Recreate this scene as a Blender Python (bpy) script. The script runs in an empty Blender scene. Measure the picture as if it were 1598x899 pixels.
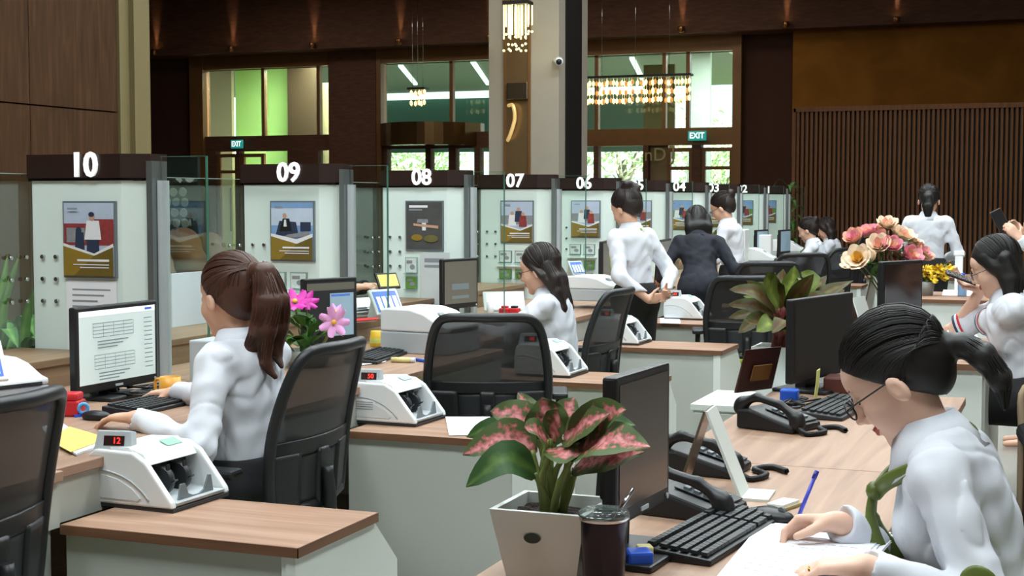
import bpy, bmesh, math, random
import numpy as np
from mathutils import Vector, Matrix, Euler, noise as mnoise
random.seed(7)
PI = math.pi
SC = bpy.context.scene
COL = SC.collection

# ------------------------------------------------------------------ camera
IW, IH, FPX, HORIZON, CAMH = 1598, 899, 2265.0, 312.0, 1.45
PHI = math.atan((1683 - 799) / FPX)
PIT = math.atan((449.5 - HORIZON) / FPX)
FW = Vector((-math.sin(PHI) * math.cos(PIT), math.cos(PHI) * math.cos(PIT), -math.sin(PIT)))
RT = Vector((math.cos(PHI), math.sin(PHI), 0))
UP = RT.cross(FW)
CAM = Vector((0, 0, CAMH))
cd = bpy.data.cameras.new('camera')
cam = bpy.data.objects.new('camera', cd)
COL.objects.link(cam)
cam.matrix_world = Matrix(((RT.x, UP.x, -FW.x, 0), (RT.y, UP.y, -FW.y, 0), (RT.z, UP.z, -FW.z, CAMH), (0, 0, 0, 1)))
cd.sensor_width = 36
cd.lens = FPX * 36 / IW
cd.clip_start = 0.05
cd.clip_end = 400
SC.camera = cam
def ray(x, y): return FW + RT * ((x - 799) / FPX) - UP * ((y - 449.5) / FPX)
def atz(x, y, z):
    d = ray(x, y); return CAM + d * ((z - CAMH) / d.z)
def atY(x, y, Y):
    d = ray(x, y); return CAM + d * (Y / d.y)
def atX(x, y, X):
    d = ray(x, y); return CAM + d * (X / d.x)
def atD(x, y, D): return CAM + ray(x, y) * D

# ------------------------------------------------------------------ world, exposure
SC.view_settings.view_transform = 'Standard'
SC.view_settings.look = 'None'
SC.view_settings.gamma = 1
SC.view_settings.use_curve_mapping = False
SC.view_settings.exposure = 0.0
wd = bpy.data.worlds.new('daylight'); SC.world = wd
wd.use_nodes = True
wn = wd.node_tree.nodes; wl = wd.node_tree.links
bg = wn['Background']
sky = wn.new('ShaderNodeTexSky')
sky.sky_type = 'HOSEK_WILKIE'; sky.turbidity = 6.0
sky.sun_direction = Vector((0.5, -0.6, 0.62)).normalized()
wl.new(sky.outputs[0], bg.inputs[0]); bg.inputs[1].default_value = 14.0
# ceiling luminaires over the staff area and the hall (down-lights, plus fill added at the entrance)
def area(name, loc, size, power, col=(1, 1, 1), sy=None, rot=(0, 0, 0)):
    ld = bpy.data.lights.new(name, 'AREA'); ld.energy = power; ld.color = col
    ld.shape = 'RECTANGLE'; ld.size = size; ld.size_y = sy or size
    o = bpy.data.objects.new(name, ld); COL.objects.link(o); o.location = loc; o.rotation_euler = rot
    return o
LCOL = (0.90, 0.985, 1.0)
LAMPS = [(x, y) for y in (1.6, 5.6, 9.6, 13.6) for x in (-3.9, -1.6, 0.9)]
for x, y in LAMPS:
    area('ceiling_lamp', (x, y, 5.55), 1.2, 112, LCOL)
for x, y in ((-8.5, 12), (-8.5, 19), (-2.5, 18.5), (-14, 22.5), (-10, 22.5), (-6.5, 22.5)):  # the row nearest the entrance is added to brighten the bronze frames
    area('hall_lamp_and_fill', (x, y, 5.5), 1.2, 42, (1, .93, .82))
# ------------------------------------------------------------------ helpers
def srgb(h):
    h = h.lstrip('#'); v = [int(h[i:i + 2], 16) / 255 for i in (0, 2, 4)]
    return tuple(c / 12.92 if c <= .04045 else ((c + .055) / 1.055) ** 2.4 for c in v)
MATS = {}
def newmat(name):
    m = bpy.data.materials.new(name); m.use_nodes = True
    nt = m.node_tree; return m, nt, nt.nodes['Principled BSDF']
def M(name, col='#888888', rough=.5, metal=0., var=.06, scale=14., bump=0., bscale=60., emit=0., spec=.5, stretch=(1, 1, 1), coat=0., sheen=0., sss=0.):
    if name in MATS: return MATS[name]
    m, nt, b = newmat(name); c = srgb(col) if isinstance(col, str) else col
    tc = nt.nodes.new('ShaderNodeTexCoord'); mp = nt.nodes.new('ShaderNodeMapping'); mp.inputs['Scale'].default_value = stretch
    nt.links.new(tc.outputs['Object'], mp.inputs[0])
    nz = nt.nodes.new('ShaderNodeTexNoise'); nz.inputs['Scale'].default_value = scale; nz.inputs['Detail'].default_value = 4
    nt.links.new(mp.outputs[0], nz.inputs[0])
    mx = nt.nodes.new('ShaderNodeMix'); mx.data_type = 'RGBA'
    mx.inputs[6].default_value = (*[x * (1 - var) for x in c], 1); mx.inputs[7].default_value = (*[min(1, x * (1 + var)) for x in c], 1)
    nt.links.new(nz.outputs[0], mx.inputs[0]); nt.links.new(mx.outputs[2], b.inputs['Base Color'])
    b.inputs['Roughness'].default_value = rough; b.inputs['Metallic'].default_value = metal
    b.inputs['Specular IOR Level'].default_value = spec
    if coat: b.inputs['Coat Weight'].default_value = coat; b.inputs['Coat Roughness'].default_value = .15
    if sheen: b.inputs['Sheen Weight'].default_value = sheen
    if sss:
        b.inputs['Subsurface Weight'].default_value = sss; b.inputs['Subsurface Radius'].default_value = (.012, .005, .003); b.inputs['Subsurface Scale'].default_value = 1.
    if emit:
        nt.links.new(mx.outputs[2], b.inputs['Emission Color']); b.inputs['Emission Strength'].default_value = emit
    if bump:
        n2 = nt.nodes.new('ShaderNodeTexNoise'); n2.inputs['Scale'].default_value = bscale; n2.inputs['Detail'].default_value = 3
        nt.links.new(mp.outputs[0], n2.inputs[0])
        bp = nt.nodes.new('ShaderNodeBump'); bp.inputs['Strength'].default_value = bump; bp.inputs['Distance'].default_value = .01
        nt.links.new(n2.outputs[0], bp.inputs['Height']); nt.links.new(bp.outputs[0], b.inputs['Normal'])
    MATS[name] = m; return m
def wood(name, c1, c2, c3, stretch, rough=.42, scale=5., bump=.05, spec=.3):
    if name in MATS: return MATS[name]
    m, nt, b = newmat(name)
    tc = nt.nodes.new('ShaderNodeTexCoord'); mp = nt.nodes.new('ShaderNodeMapping'); mp.inputs['Scale'].default_value = stretch
    nt.links.new(tc.outputs['Object'], mp.inputs[0])
    nz = nt.nodes.new('ShaderNodeTexNoise'); nz.inputs['Scale'].default_value = scale; nz.inputs['Detail'].default_value = 6; nz.inputs['Distortion'].default_value = .6
    nt.links.new(mp.outputs[0], nz.inputs[0])
    cr = nt.nodes.new('ShaderNodeValToRGB'); e = cr.color_ramp.elements
    e[0].position = .3; e[0].color = (*srgb(c1), 1); e[1].position = .7; e[1].color = (*srgb(c3), 1)
    q = e.new(.5); q.color = (*srgb(c2), 1)
    nt.links.new(nz.outputs[0], cr.inputs[0]); nt.links.new(cr.outputs[0], b.inputs['Base Color'])
    b.inputs['Roughness'].default_value = rough; b.inputs['Specular IOR Level'].default_value = spec
    bp = nt.nodes.new('ShaderNodeBump'); bp.inputs['Strength'].default_value = bump; bp.inputs['Distance'].default_value = .005
    nt.links.new(nz.outputs[0], bp.inputs['Height']); nt.links.new(bp.outputs[0], b.inputs['Normal'])
    MATS[name] = m; return m
def glass(name, tint='#f0fbf6', refl=.9, rough=.0, haze=0.):
    if name in MATS: return MATS[name]
    m, nt, b = newmat(name); nt.nodes.remove(b); out = nt.nodes['Material Output']
    tr = nt.nodes.new('ShaderNodeBsdfTransparent'); tr.inputs[0].default_value = (*srgb(tint), 1)
    gl = nt.nodes.new('ShaderNodeBsdfGlossy'); gl.inputs['Roughness'].default_value = rough
    fr = nt.nodes.new('ShaderNodeFresnel'); fr.inputs[0].default_value = 1.45
    mu = nt.nodes.new('ShaderNodeMath'); mu.operation = 'MULTIPLY'; mu.inputs[1].default_value = refl
    nt.links.new(fr.outputs[0], mu.inputs[0])
    mx = nt.nodes.new('ShaderNodeMixShader'); nt.links.new(mu.outputs[0], mx.inputs[0]); nt.links.new(tr.outputs[0], mx.inputs[1]); nt.links.new(gl.outputs[0], mx.inputs[2])
    last = mx
    if haze:
        df = nt.nodes.new('ShaderNodeBsdfDiffuse'); df.inputs[0].default_value = (*srgb(tint), 1)
        m2 = nt.nodes.new('ShaderNodeMixShader'); m2.inputs[0].default_value = haze
        nt.links.new(mx.outputs[0], m2.inputs[1]); nt.links.new(df.outputs[0], m2.inputs[2]); last = m2
    nt.links.new(last.outputs[0], out.inputs[0]); MATS[name] = m; return m

# ---- mesh helpers (each returns / fills a bmesh)
def B(): return bmesh.new()
def rotm(r): return Euler(r, 'XYZ').to_matrix()
def box(bm, c, s, rot=None, bev=0., seg=2):
    t = bmesh.new(); bmesh.ops.create_cube(t, size=1)
    for v in t.verts: v.co = Vector((v.co.x * s[0], v.co.y * s[1], v.co.z * s[2]))
    if bev: bmesh.ops.bevel(t, geom=t.edges[:], offset=bev, segments=seg, affect='EDGES', profile=.5)
    return merge(bm, t, c, rot)
def merge(bm, t, c=(0, 0, 0), rot=None, mi=None):
    R = (rot if isinstance(rot, Matrix) else rotm(rot)) if rot is not None else None
    vm = {}
    for v in t.verts:
        co = R @ v.co if R is not None else v.co
        vm[v] = bm.verts.new(co + Vector(c))
    for f in t.faces:
        try:
            g = bm.faces.new([vm[v] for v in f.verts]); g.smooth = f.smooth
            g.material_index = f.material_index if mi is None else mi
        except ValueError: pass
    t.free(); return bm
def b2(bm, x0, x1, y0, y1, z0, z1, bev=0.): return box(bm, ((x0 + x1) / 2, (y0 + y1) / 2, (z0 + z1) / 2), (abs(x1 - x0), abs(y1 - y0), abs(z1 - z0)), bev=bev)
def prism(bm, pts, h0, h1, axis='z', bev=0., smooth=False):
    """polygon in a plane, extruded along axis: z->(x,y), y->(x,z), x->(y,z)"""
    t = bmesh.new()
    def P(p, h): return {'z': (p[0], p[1], h), 'y': (p[0], h, p[1]), 'x': (h, p[0], p[1])}[axis]
    a = [t.verts.new(P(p, h0)) for p in pts]; b = [t.verts.new(P(p, h1)) for p in pts]; n = len(pts)
    t.faces.new(a); t.faces.new(b[::-1])
    for i in range(n):
        f = t.faces.new((a[i], b[i], b[(i + 1) % n], a[(i + 1) % n])); f.smooth = smooth
    bmesh.ops.recalc_face_normals(t, faces=t.faces[:])
    if bev: bmesh.ops.bevel(t, geom=t.edges[:], offset=bev, segments=2, affect='EDGES', profile=.5)
    return merge(bm, t)
def cyl(bm, a, b, r0, r1=None, n=16, cap=True):
    r1 = r0 if r1 is None else r1
    a = Vector(a); b = Vector(b); d = (b - a).normalized()
    u = d.orthogonal().normalized(); w = d.cross(u)
    A = []; Bv = []
    for i in range(n):
        q = u * math.cos(2 * PI * i / n) + w * math.sin(2 * PI * i / n)
        A.append(bm.verts.new(a + q * r0)); Bv.append(bm.verts.new(b + q * r1))
    for i in range(n):
        f = bm.faces.new((A[i], A[(i + 1) % n], Bv[(i + 1) % n], Bv[i])); f.smooth = True
    if cap:
        bm.faces.new(A[::-1]); bm.faces.new(Bv)
    return bm
def tube(bm, pts, r, n=8, cap=True, flat=1.0):
    pts = [Vector(p) for p in pts]; rs = r if isinstance(r, (list, tuple)) else [r] * len(pts)
    rings = []; u = None
    for i, p in enumerate(pts):
        d = (pts[min(i + 1, len(pts) - 1)] - pts[max(i - 1, 0)]).normalized()
        if u is None: u = d.orthogonal().normalized()
        u = (u - d * u.dot(d)); u = u.normalized() if u.length > 1e-6 else d.orthogonal().normalized()
        w = d.cross(u)
        rings.append([bm.verts.new(p + (u * math.cos(2 * PI * k / n) + w * math.sin(2 * PI * k / n) * flat) * rs[i]) for k in range(n)])
    for a, b in zip(rings, rings[1:]):
        for k in range(n):
            f = bm.faces.new((a[k], a[(k + 1) % n], b[(k + 1) % n], b[k])); f.smooth = True
    if cap: bm.faces.new(rings[0][::-1]); bm.faces.new(rings[-1])
    return bm
def lathe(bm, prof, n=20, c=(0, 0, 0), cap=True):
    rings = []
    for r, z in prof: rings.append([bm.verts.new((c[0] + r * math.cos(2 * PI * k / n), c[1] + r * math.sin(2 * PI * k / n), c[2] + z)) for k in range(n)])
    for a, b in zip(rings, rings[1:]):
        for k in range(n):
            f = bm.faces.new((a[k], a[(k + 1) % n], b[(k + 1) % n], b[k])); f.smooth = True
    if cap: bm.faces.new(rings[0][::-1]); bm.faces.new(rings[-1])
    return bm
def ball(bm, c, r, sc=(1, 1, 1), sub=2, rot=None):
    t = bmesh.new(); bmesh.ops.create_icosphere(t, subdivisions=sub, radius=r)
    for v in t.verts: v.co = Vector((v.co.x * sc[0], v.co.y * sc[1], v.co.z * sc[2]))
    for f in t.faces: f.smooth = True
    return merge(bm, t, c, rot)
def quad(bm, pts, mi=0):
    f = bm.faces.new([bm.verts.new(p) for p in pts]); f.material_index = mi; return f
def spl(pts, n=8):
    """Catmull-Rom through pts"""
    P = [Vector(p) for p in pts]; P = [P[0] * 2 - P[1]] + P + [P[-1] * 2 - P[-2]]; out = []
    for i in range(1, len(P) - 2):
        a, b, c, d = P[i - 1:i + 3]
        for k in range(n):
            t = k / n
            out.append(.5 * ((2 * b) + (c - a) * t + (2 * a - 5 * b + 4 * c - d) * t * t + (3 * b - a - 3 * c + d) * t ** 3))
    out.append(P[-2]); return out
def obj(name, bm, m, parent=None, loc=(0, 0, 0), rot=(0, 0, 0), label=None):
    if isinstance(bm, bpy.types.Mesh): me = bm
    else:
        bmesh.ops.recalc_face_normals(bm, faces=bm.faces[:]) if len(bm.faces) < 4000 else None
        me = bpy.data.meshes.new(name); bm.to_mesh(me); bm.free()
        for x in (m if isinstance(m, (list, tuple)) else [m]): me.materials.append(x)
    o = bpy.data.objects.new(name, me); COL.objects.link(o)
    o.location = loc; o.rotation_euler = rot; o.parent = parent
    if label: o['label'] = label
    return o
def rawobj(name, bm, m, parent=None, **k):
    me = bpy.data.meshes.new(name); bm.to_mesh(me); bm.free()
    for x in (m if isinstance(m, (list, tuple)) else [m]): me.materials.append(x)
    return obj(name, me, None, parent, **k)
def tag(o, label, cat, group=None, kind=None):
    o['label'] = label; o['category'] = cat
    if group: o['group'] = group
    if kind: o['kind'] = kind
    return o
def thing(name, label, cat, loc=(0, 0, 0), rz=0., group=None):
    o = bpy.data.objects.new(name, None); COL.objects.link(o); o.empty_display_size = .05
    o.location = loc; o.rotation_euler = (0, 0, rz); return tag(o, label, cat, group)
def struct(name, bm, m, label=None, parent=None):
    o = obj(name, bm, m, parent)
    if parent is None: o['kind'] = 'structure'
    if label: o['label'] = label
    return o
def dup(root, loc, rz, label=None, group=None):
    def cp(o, par):
        c = o.copy(); COL.objects.link(c); c.parent = par
        for ch in o.children: cp(ch, c)
        return c
    r = cp(root, None); r.location = loc; r.rotation_euler = (0, 0, rz)
    if label: r['label'] = label
    if group: r['group'] = group
    return r
def text_mesh(s, size, ext=.004, align='CENTER', bold=0.):
    cu = bpy.data.curves.new('lettering', 'FONT'); cu.body = s; cu.size = size; cu.extrude = ext; cu.align_x = align; cu.align_y = 'CENTER'; cu.offset = bold
    cu.resolution_u = 3
    o = bpy.data.objects.new('lettering', cu); COL.objects.link(o)
    dg = bpy.context.evaluated_depsgraph_get()
    me = bpy.data.meshes.new_from_object(o.evaluated_get(dg)); bpy.data.objects.remove(o); bpy.data.curves.remove(cu)
    return me
def lettering(name, s, size, m, parent, loc, rot=(PI / 2, 0, 0), ext=.004, align='CENTER', bold=0., sx=1.):
    me = text_mesh(s, size, ext, align, bold); me.materials.clear(); me.materials.append(m)
    o = obj(name, me, None, parent, loc=loc, rot=rot); o.scale = (sx, 1, 1); return o
def layers(name, items, parent, loc=(0, 0, 0), rot=(0, 0, 0), step=.0006):
    """flat print: polygons (u right, v up) in local XZ facing -Y, each a hair proud of the one before"""
    bm = B(); ms = []
    for i, (pts, m) in enumerate(items):
        if m not in ms: ms.append(m)
        quad(bm, [(u, -step * (i + 1), v) for u, v in pts], ms.index(m))
    return rawobj(name, bm, ms, parent, loc=loc, rot=rot)
def R4(x0, x1, y0, y1): return [(x0, y0), (x1, y0), (x1, y1), (x0, y1)]
def oval(cx, cy, rx, ry, n=14): return [(cx + rx * math.cos(2 * PI * i / n), cy + ry * math.sin(2 * PI * i / n)) for i in range(n)]
def P2(x, y): return x, y

# ------------------------------------------------------------------ materials
BROWN = M('dark_brown_wall', '#482e24', .8, spec=.15, var=.12, scale=3)
BROWN2 = wood('bulkhead_wood', '#523628', '#5a3c2d', '#634433', (1, 1, 6), .7, spec=.2)
BRONZE = M('bronze_frame', '#7d5834', .4, metal=.25, var=.15, scale=4)
WOODW = wood('veneer_wall', '#3d2817', '#48301c', '#523823', (4, 4, .35), .7, 6, spec=.15)
CREAM = M('cream_pilaster', '#776a45', .6, var=.03)
STONE = M('pale_stone', '#a79f90', .5, var=.06, scale=3)
FLOOR = M('stone_floor', '#8f8a82', .25, var=.08, scale=2)
CEIL = M('ceiling_paint', '#5b5148', .8)
TOPW_X = wood('desk_top_wood', '#93725d', '#a5836d', '#b4937d', (.4, 8, 8), .42, 4)
TOPW_Y = wood('island_top_wood', '#917360', '#a2836e', '#ae907b', (7, .4, 7), .42, 3.2)
EDGEW = wood('desk_edge_wood', '#6b4a38', '#77543f', '#815d47', (.5, .5, 9), .45, 4)
LEDGEW = wood('ledge_wood', '#7d6650', '#8a7259', '#957c62', (9, .5, 9), .45, 4)
WHITE = M('white_laminate', '#dfe5df', .45, var=.02)
GREYP = M('grey_laminate', '#b9bdb5', .5, var=.02)
MINT = M('mint_white_panel', '#dfeee8', .4, var=.02)
SIGNB = M('sign_brown', '#2c1c18', .35, var=.08)
LETW = M('white_lettering', '#ffffff', .4, emit=.55, var=0)
STEEL = M('brushed_steel', '#8f9696', .35, metal=.8)
CHROME = M('chrome', '#c9cdd0', .15, metal=1.)
BLACKP = M('black_plastic', '#17181a', .45, var=.1)
DARKP = M('dark_grey_plastic', '#2a2c2f', .5, var=.1)
SCRN_OFF = M('screen_off', '#2a1d1a', .18, var=.1, coat=.3)
WPLAST = M('white_plastic', '#e3e7e8', .38, var=.02)
LGREY = M('light_grey_plastic', '#b3babd', .42, var=.03)
MGREY = M('mid_grey_plastic', '#6f777b', .45, var=.05)
GLASS = glass('clear_glass', '#f6fbf8', .38)
GLASSE = M('glass_edge_green', '#3d6e5c', .3, var=.05)
WGLASS = glass('window_glass', '#e9f3ee', .8)
PAPER = M('white_paper', '#eef0f5', .8, var=.02)
YPAPER = M('yellow_paper', '#e8e06a', .8, var=.03)
INK = M('grey_print', '#8a8f96', .8)
REDP = M('red_plastic', '#c3202a', .4)
BLUEP = M('blue_plastic', '#1f56c8', .4)
YELP = M('yellow_plastic', '#e0b92e', .45)
LIME = M('lime_cushion', '#b9c92c', .85, bump=.15, bscale=300)
GOLD = M('gold_print', '#8e7424', .5, var=.1)
NAVYP = M('navy_print', '#28344d', .6)
# ------------------------------------------------------------------ sculpting by distance fields
class Sculpt:
    def __init__(s): s.ops = []
    def ell(s, c, r, R=None, k=.02, m=0, cut=False): s.ops.append(('e', np.array(c, float), np.array(r, float), None if R is None else np.array(R, float), k, m, cut)); return s
    def cone(s, a, b, ra, rb, k=.02, m=0, cut=False): s.ops.append(('c', np.array(a, float), np.array(b, float), (ra, rb), k, m, cut)); return s
    def plane(s, n, p): s.ops.append(('p', np.array(n, float) / np.linalg.norm(n), np.array(p, float))); return s
    def chain(s, pts, rs, k=.02, m=0):
        for i in range(len(pts) - 1): s.cone(pts[i], pts[i + 1], rs[i], rs[i + 1], k, m)
        return s
    def build(s, name, mats, parent, vox=.007, wr=0., wrf=1., ridge=0.):
        lo = np.full(3, 9.); hi = -lo
        for o in s.ops:
            if o[0] == 'e' and not o[6]: lo = np.minimum(lo, o[1] - o[2].max()); hi = np.maximum(hi, o[1] + o[2].max())
            if o[0] == 'c' and not o[6]:
                for p, r in ((o[1], o[3][0]), (o[2], o[3][1])): lo = np.minimum(lo, p - r); hi = np.maximum(hi, p + r)
        lo -= 4 * vox; hi += 4 * vox
        n = np.ceil((hi - lo) / vox).astype(int) + 1
        F = np.full(n, .5, np.float32); ID = np.zeros(n, np.int8)
        ax = [(lo[i] + vox * np.arange(n[i])).astype(np.float32) for i in range(3)]
        def sl(b0, b1):
            i0 = np.clip(np.floor((b0 - lo) / vox).astype(int), 0, n); i1 = np.clip(np.ceil((b1 - lo) / vox).astype(int) + 1, 0, n)
            return tuple(slice(a, b) for a, b in zip(i0, i1))
        for o in s.ops:
            if o[0] == 'p':
                d = o[1][0] * (ax[0] - o[2][0])[:, None, None] + o[1][1] * (ax[1] - o[2][1])[None, :, None] + o[1][2] * (ax[2] - o[2][2])[None, None, :]
                np.maximum(F, d, out=F); continue
            k = o[-3]; mg = k + 3 * vox
            if o[0] == 'e':
                rm = o[2].max(); S = sl(o[1] - rm - mg, o[1] + rm + mg)
            else:
                rm = max(o[3]); S = sl(np.minimum(o[1], o[2]) - rm - mg, np.maximum(o[1], o[2]) + rm + mg)
            X = ax[0][S[0]][:, None, None]; Y = ax[1][S[1]][None, :, None]; Z = ax[2][S[2]][None, None, :]
            if X.size == 0 or Y.size == 0 or Z.size == 0: continue
            if o[0] == 'e':
                c, r, R = o[1], o[2], o[3]
                x, y, z = X - c[0], Y - c[1], Z - c[2]
                if R is not None:
                    x, y, z = (R[0, 0] * x + R[1, 0] * y + R[2, 0] * z), (R[0, 1] * x + R[1, 1] * y + R[2, 1] * z), (R[0, 2] * x + R[1, 2] * y + R[2, 2] * z)
                k0 = np.sqrt((x / r[0]) ** 2 + (y / r[1]) ** 2 + (z / r[2]) ** 2)
                k1 = np.sqrt((x / r[0] ** 2) ** 2 + (y / r[1] ** 2) ** 2 + (z / r[2] ** 2) ** 2) + 1e-9
                d = np.where(k0 < 1e-3, -r.min(), k0 * (k0 - 1) / k1)
            else:
                a, b = o[1], o[2]; ba = b - a; L = max(ba @ ba, 1e-9)
                t = np.clip(((X - a[0]) * ba[0] + (Y - a[1]) * ba[1] + (Z - a[2]) * ba[2]) / L, 0, 1)
                d = np.sqrt((X - a[0] - t * ba[0]) ** 2 + (Y - a[1] - t * ba[1]) ** 2 + (Z - a[2] - t * ba[2]) ** 2) - (o[3][0] + t * (o[3][1] - o[3][0]))
            sub = F[S]
            if o[-1]:
                F[S] = np.maximum(sub, -d); continue
            ID[S] = np.where(d < sub, o[-2], ID[S])
            h = np.clip(.5 + .5 * (sub - d) / max(k, 1e-5), 0, 1)
            F[S] = sub * (1 - h) + d * h - k * h * (1 - h)
        if wr:
            X, Y, Z = ax[0][:, None, None], ax[1][None, :, None], ax[2][None, None, :]
            w = np.sin(38 * wrf * (X * .5 + Z * .9) + 4 * np.sin(19 * wrf * Y) + 3 * np.sin(13 * X)) * np.sin(17 * wrf * (Y - .6 * X) + 2.5 * np.sin(21 * wrf * Z))
            w = w + .6 * np.sin(64 * wrf * (Z * .8 - X * .5 + .3 * Y) + 3 * np.sin(25 * wrf * (X + Y)))
            w = w + ridge * (1.2 - 2.4 * np.abs(np.sin(15 * (X * .75 - Z * .55 + .35 * Y) + 1.6 * np.sin(9 * (Z + Y)) + 1.1 * np.sin(23 * (Y - X))))) ** 3 * .5
            F += (wr * w).astype(np.float32)
        me = nets(F, ID, lo, vox, name)
        for m in mats: me.materials.append(m)
        return obj(name, me, None, parent)
def nets(F, ID, lo, vox, name):
    S = F < 0; c = np.zeros(np.array(F.shape) - 1, np.int8)
    off = [(i, j, k) for i in (0, 1) for j in (0, 1) for k in (0, 1)]
    def sh(A, o): return A[o[0]:A.shape[0] - 1 + o[0], o[1]:A.shape[1] - 1 + o[1], o[2]:A.shape[2] - 1 + o[2]]
    for o in off: c += sh(S, o)
    act = (c > 0) & (c < 8); idx = np.full(c.shape, -1, np.int32); nv = int(act.sum()); idx[act] = np.arange(nv)
    cells = np.argwhere(act); P = np.zeros((nv, 3)); cnt = np.zeros(nv)
    for a in off:
        for ax in range(3):
            if a[ax]: continue
            b = list(a); b[ax] = 1
            fa = F[cells[:, 0] + a[0], cells[:, 1] + a[1], cells[:, 2] + a[2]]; fb = F[cells[:, 0] + b[0], cells[:, 1] + b[1], cells[:, 2] + b[2]]
            cr = (fa < 0) != (fb < 0); t = np.where(cr, fa / np.where(cr, fa - fb, 1), 0)
            p = np.tile(np.array(a, float), (nv, 1)); p[:, ax] += t
            P += p * cr[:, None]; cnt += cr
    V = lo + (cells + P / cnt[:, None]) * vox
    quads = []
    for ax in range(3):
        u, v = (ax + 1) % 3, (ax + 2) % 3
        A = np.moveaxis(S, (ax, u, v), (0, 1, 2)); I = np.moveaxis(idx, (ax, u, v), (0, 1, 2))
        s0 = A[:-1, 1:-1, 1:-1]; s1 = A[1:, 1:-1, 1:-1]
        q = np.stack([I[:, :-1, :-1], I[:, 1:, :-1], I[:, 1:, 1:], I[:, :-1, 1:]], -1)
        f1 = q[s0 & ~s1]; f2 = q[~s0 & s1][:, ::-1]; quads += [f1, f2]
    Q = np.concatenate(quads); Q = Q[(Q >= 0).all(1)]
    # light relaxation
    for _ in range(2):
        acc = np.zeros_like(V); ct = np.zeros(nv)
        for i in range(4):
            a, b = Q[:, i], Q[:, (i + 1) % 4]
            for d in range(3): acc[:, d] += np.bincount(a, V[b, d], nv) + np.bincount(b, V[a, d], nv)
            ct += np.bincount(a, minlength=nv) + np.bincount(b, minlength=nv)
        V = V * .6 + .4 * acc / np.maximum(ct, 1)[:, None]
    me = bpy.data.meshes.new(name); nq = len(Q)
    me.vertices.add(nv); me.vertices.foreach_set('co', V.astype(np.float32).ravel())
    me.loops.add(nq * 4); me.loops.foreach_set('vertex_index', Q.astype(np.int32).ravel())
    me.polygons.add(nq); me.polygons.foreach_set('loop_start', np.arange(0, nq * 4, 4, dtype=np.int32))
    me.polygons.foreach_set('use_smooth', np.ones(nq, bool))
    cid = ID[cells[Q[:, 0], 0], cells[Q[:, 0], 1], cells[Q[:, 0], 2]].astype(np.int32)
    me.polygons.foreach_set('material_index', cid)
    me.update(calc_edges=True); me.validate(); return me

# ------------------------------------------------------------------ people
def skinmat(name, col): return M(name, col, .5, var=.05, scale=30, sss=.12, bump=.03, bscale=250)
SKIN = skinmat('skin', '#d9ab92'); SKIN2 = skinmat('skin_fair', '#e3b9a2')
LIPM = M('lips', '#b4574f', .4); DARKH = M('hair_black', '#14110f', .5, var=.3, scale=30)
BRNH = M('hair_brown', '#4a2a1d', .5, var=.3, scale=30)
HAIRD = M('hair_dark_brown', '#231814', .5, var=.3, scale=30)
SHIRT = M('white_shirt', '#d9dce4', .85, var=.02, bump=.25, bscale=14)
BLACKC = M('black_cloth', '#141417', .85, var=.15, bump=.15, bscale=40)
NAVYC = M('navy_cloth', '#171a26', .8, var=.15, bump=.15, bscale=30)
OLIVE = M('olive_silk', '#5d6b2a', .45, var=.2, scale=25)
EYEW = M('eye_white', '#e8e4de', .3); IRIS = M('eye_dark', '#1a100c', .2)
def nrm(v): v = np.array(v, float); return v / np.linalg.norm(v)
def Rzy(yaw, pitch, roll=0):  # x forward; positive pitch looks down
    return np.array(Matrix.Rotation(yaw, 3, 'Z') @ Matrix.Rotation(pitch, 3, 'Y') @ Matrix.Rotation(roll, 3, 'X'))
def ik(S, T, l1, l2, pole):
    S, T = np.array(S, float), np.array(T, float); d = T - S; L = np.linalg.norm(d); L2 = min(L, (l1 + l2) * .995)
    u = d / L; a = (l1 * l1 - l2 * l2 + L2 * L2) / (2 * L2); h = math.sqrt(max(l1 * l1 - a * a, 0))
    p = np.array(pole, float); p = p - u * (p @ u); p = nrm(p)
    return S + u * a + p * h, S + u * L2
def hand(sk, w, d, n, t, sc=1., curl=(.35, .45, .5, .55), bend=1.0, thumb=(.6, .65, .35), tcurl=.3, m=0):
    """w wrist, d along the hand, n out of the palm, t towards the thumb"""
    w = np.array(w, float); d = nrm(d); n = np.array(n, float); n = nrm(n - d * (n @ d)); t = np.array(t, float); t = t - d * (t @ d); t = nrm(t - n * (t @ n))
    global LASTF
    offs = (.027, .009, -.009, -.026); lens = (.040, .044, .040, .031)
    kn = []
    for i, o in enumerate(offs):
        k0 = w + d * .012 * sc + t * o * .55 * sc; k1 = w + d * (.086 - .004 * abs(i - 1)) * sc + t * o * sc - n * .002
        sk.cone(k0, k1, .0145 * sc, .0105 * sc, .012 * sc, m); kn.append(k1)
    for i, k in enumerate(kn):
        a = curl[i]; p = k; L = lens[i] * sc; r = (.0092, .0094, .009, .008)[i] * sc
        for q, (f, b) in enumerate(((1, 0), (.68, .9), (.52, .7))):
            a += b * bend * curl[i]; dr = d * math.cos(a) + n * math.sin(a); e = p + dr * L * f
            sk.cone(p, e, r, r * .9, .003, m)
            if i == 2 and q == 0: LASTF = (p * .45 + e * .55, dr)
            p = e; r *= .9
    b = w + d * .022 * sc + t * .024 * sc + n * .006
    td = nrm(d * thumb[0] + t * thumb[1] + n * thumb[2])
    e = b + td * .042 * sc; sk.cone(w + d * .012 + t * .014, b, .016 * sc, .0135 * sc, .012, m); sk.cone(b, e, .0135 * sc, .0105 * sc, .008, m)
    td2 = nrm(td * (1 - tcurl) + d * tcurl + n * tcurl * .3); e2 = e + td2 * .032 * sc; sk.cone(e, e2, .0105 * sc, .0085 * sc, .004, m)
    return kn
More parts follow.
